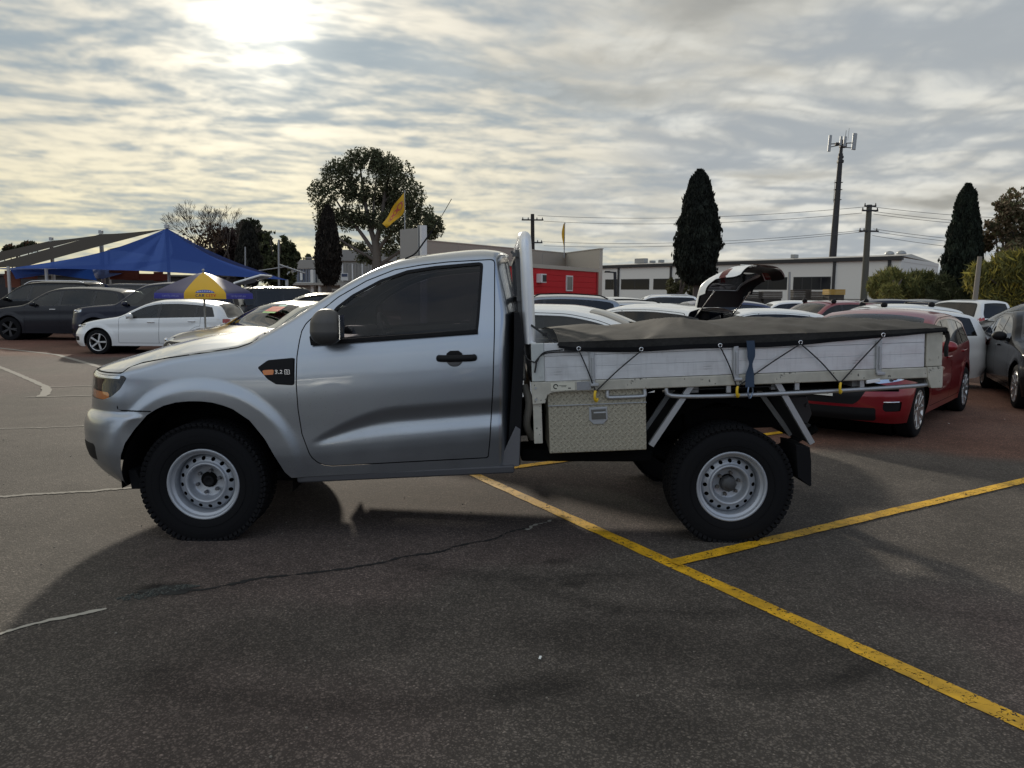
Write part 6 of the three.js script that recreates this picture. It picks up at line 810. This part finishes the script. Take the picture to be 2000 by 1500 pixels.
{ // market umbrella: eight panels, lettering on the front ones
  const d = 15.6, top = at(397, 530, d), rim = at(397, 581, d), R = 91 * d / 1500 * 1.03, H = top.y - rim.y, g = thing('market_umbrella', 'yellow and navy advertising umbrella beside the white five-door hatchback', 'umbrella', [top.x, 0, top.z], Math.atan2(-top.x, -top.z));
  const cv = (w, h, draw) => { const c = document.createElement('canvas'); c.width = w; c.height = h; draw(c.getContext('2d')); const t = new THREE.CanvasTexture(c); t.colorSpace = THREE.SRGBColorSpace; return t; };
  const yel = cv(512, 512, x => { x.fillStyle = '#e2b21c'; x.fillRect(0, 0, 512, 512); x.fillStyle = '#3b55a0'; x.beginPath(); x.ellipse(256, 415, 118, 46, 0, Math.PI, 0); x.fill(); x.fillStyle = '#cfd6e6'; for (let k = 0; k < 7; k++) { x.beginPath(); x.ellipse(165 + k * 30, 404 - 14 * Math.sin((k + 0.5) / 7 * 3.14), 12, 6, 0, 0, 7); x.fill(); } x.fillStyle = '#3b55a0'; x.fillRect(130, 412, 252, 8); x.font = 'bold 62px sans-serif'; x.textAlign = 'right'; x.fillStyle = '#262a5c'; x.fillText('CAR', 248, 482); x.textAlign = 'left'; x.fillStyle = '#c8401c'; x.fillText('CITY', 262, 482); });
  const nav = cv(512, 512, x => { x.fillStyle = '#2c2d5a'; x.fillRect(0, 0, 512, 512); x.fillStyle = '#20218c'; x.fillRect(0, 425, 512, 90); x.font = '46px sans-serif'; x.textAlign = 'center'; x.fillStyle = '#8d92c4'; x.fillText('carcity.com.au', 256, 482); });
  const my = mat(1, 1, 1, 0.6, 0, { map: yel, side: THREE.DoubleSide, transmission: 0.2, thickness: 0 }), mn = mat(1, 1, 1, 0.45, 0, { map: nav, side: THREE.DoubleSide, transmission: 0.15, thickness: 0 });
  for (let k = 0; k < 8; k++) {
    const a0 = (k - 0.5) * Math.PI / 4 + 0.02, a1 = a0 + Math.PI / 4;
    const geo = gridSurface(12, 14, (i, j) => { const v = i / 12, u = j / 14, f = Math.min(1, v / 0.8), drop = Math.max(0, v - 0.8) / 0.2, A = [Math.sin(a0), Math.cos(a0)], C = [Math.sin(a1), Math.cos(a1)], sag = 1 - 0.06 * 4 * u * (1 - u) * f, r = R * f * sag; const y = top.y - 0.02 - H * 0.76 * Math.pow(f, 1.25) - drop * H * 0.24; return [r * lerp(A[0], C[0], u) * (1 + 0.01 * drop), y, r * lerp(A[1], C[1], u) * (1 + 0.01 * drop)]; });
    const uv = geo.attributes.uv; for (let i = 0; i <= 12; i++) for (let j = 0; j <= 14; j++) { const f = Math.min(1, i / 12 / 0.8); uv.setXY(i * 15 + j, 0.5 + (j / 14 - 0.5) * f, 1 - i / 12); }
    put(k % 4 === 0 ? 'yellow_panel' : 'navy_panel', geo, k % 4 === 0 ? my : mn, g);
    put('rib', tube([V(0, top.y - 0.05, 0), V(R * 0.5 * Math.sin(a0), top.y - 0.05 - H * 0.33, R * 0.5 * Math.cos(a0)), V(R * 0.98 * Math.sin(a0), top.y - 0.05 - H * 0.74, R * 0.98 * Math.cos(a0))], 0.008, 12, 5), B.galv, g);
  }
  put('pole', rod(V(0, 0, 0), V(0, top.y, 0), 0.019, 0.019, 12), B.galv, g); put('finial', new THREE.SphereGeometry(0.03, 12, 8).translate(0, top.y + 0.02, 0), B.galv, g); put('foot', lathe([[0, 0.08], [0.05, 0.08], [0.06, 0.05], [0.26, 0.03], [0.27, 0.0]], 32).rotateX(-Math.PI / 2), B.dark, g);
}
{ // flags
  const d = 40, K = [at(789, 376, d), at(791, 411, d), at(751, 441, d), at(772, 395, d)], c = document.createElement('canvas'); c.width = c.height = 256; const x = c.getContext('2d'); x.fillStyle = '#e0b01a'; x.fillRect(0, 0, 256, 256); x.strokeStyle = '#c8604e'; x.lineWidth = 17; for (const [a, b, r] of [[62, 118, 34], [118, 128, 26], [168, 136, 24]]) { x.beginPath(); x.ellipse(a, b, r * 0.8, r * 1.25, 0.2, 0, 7); x.stroke(); } x.strokeStyle = '#6a3a7a'; x.lineWidth = 4; x.beginPath(); x.ellipse(112, 126, 96, 66, 0.05, 0, 7); x.stroke();
  const t = new THREE.CanvasTexture(c); t.colorSpace = THREE.SRGBColorSpace;
  const geo = gridSurface(24, 14, (i, j) => { const u = i / 24, v = j / 14, a = K[0].clone().lerp(K[1], v), e = K[2].clone().add(V(0.22 * (v - 0.5), -0.2 * (v - 0.5), 0)), p = a.lerp(e, u); p.y += 0.12 * Math.sin(u * 3.1) * (0.5 - v); p.z += 0.16 * Math.sin(u * 7 + v * 2); p.x += 0.04 * Math.sin(u * 9); return p.toArray(); });
  const uv = geo.attributes.uv; for (let i = 0; i < uv.count; i++) uv.setXY(i, uv.getX(i), 1 - uv.getY(i));
  tag(put('flag', geo, mat(1, 1, 1, 0.7, 0, { map: t, side: THREE.DoubleSide, transmission: 0.35, thickness: 0 })), 'yellow pennant flag with pink ring lettering drooping before the gum tree', 'flag');
  const q = at(1103, 437, 51); tag(put('flag', gridSurface(20, 8, (i, j) => { const u = i / 20, v = j / 8; return [q.x - 0.02 - (0.10 + 0.16 * u) * v * (0.6 + 0.5 * Math.sin(u * 5)), q.y - u * 1.65, q.z + 0.08 * Math.sin(v * 6 + u * 4)]; }), mat(0.55, 0.36, 0.04, 0.7, 0, { side: THREE.DoubleSide, transmission: 0.3, thickness: 0 })), 'furled yellow flag on the sand-coloured parapet', 'flag');
}
renderer.render(scene, camera);
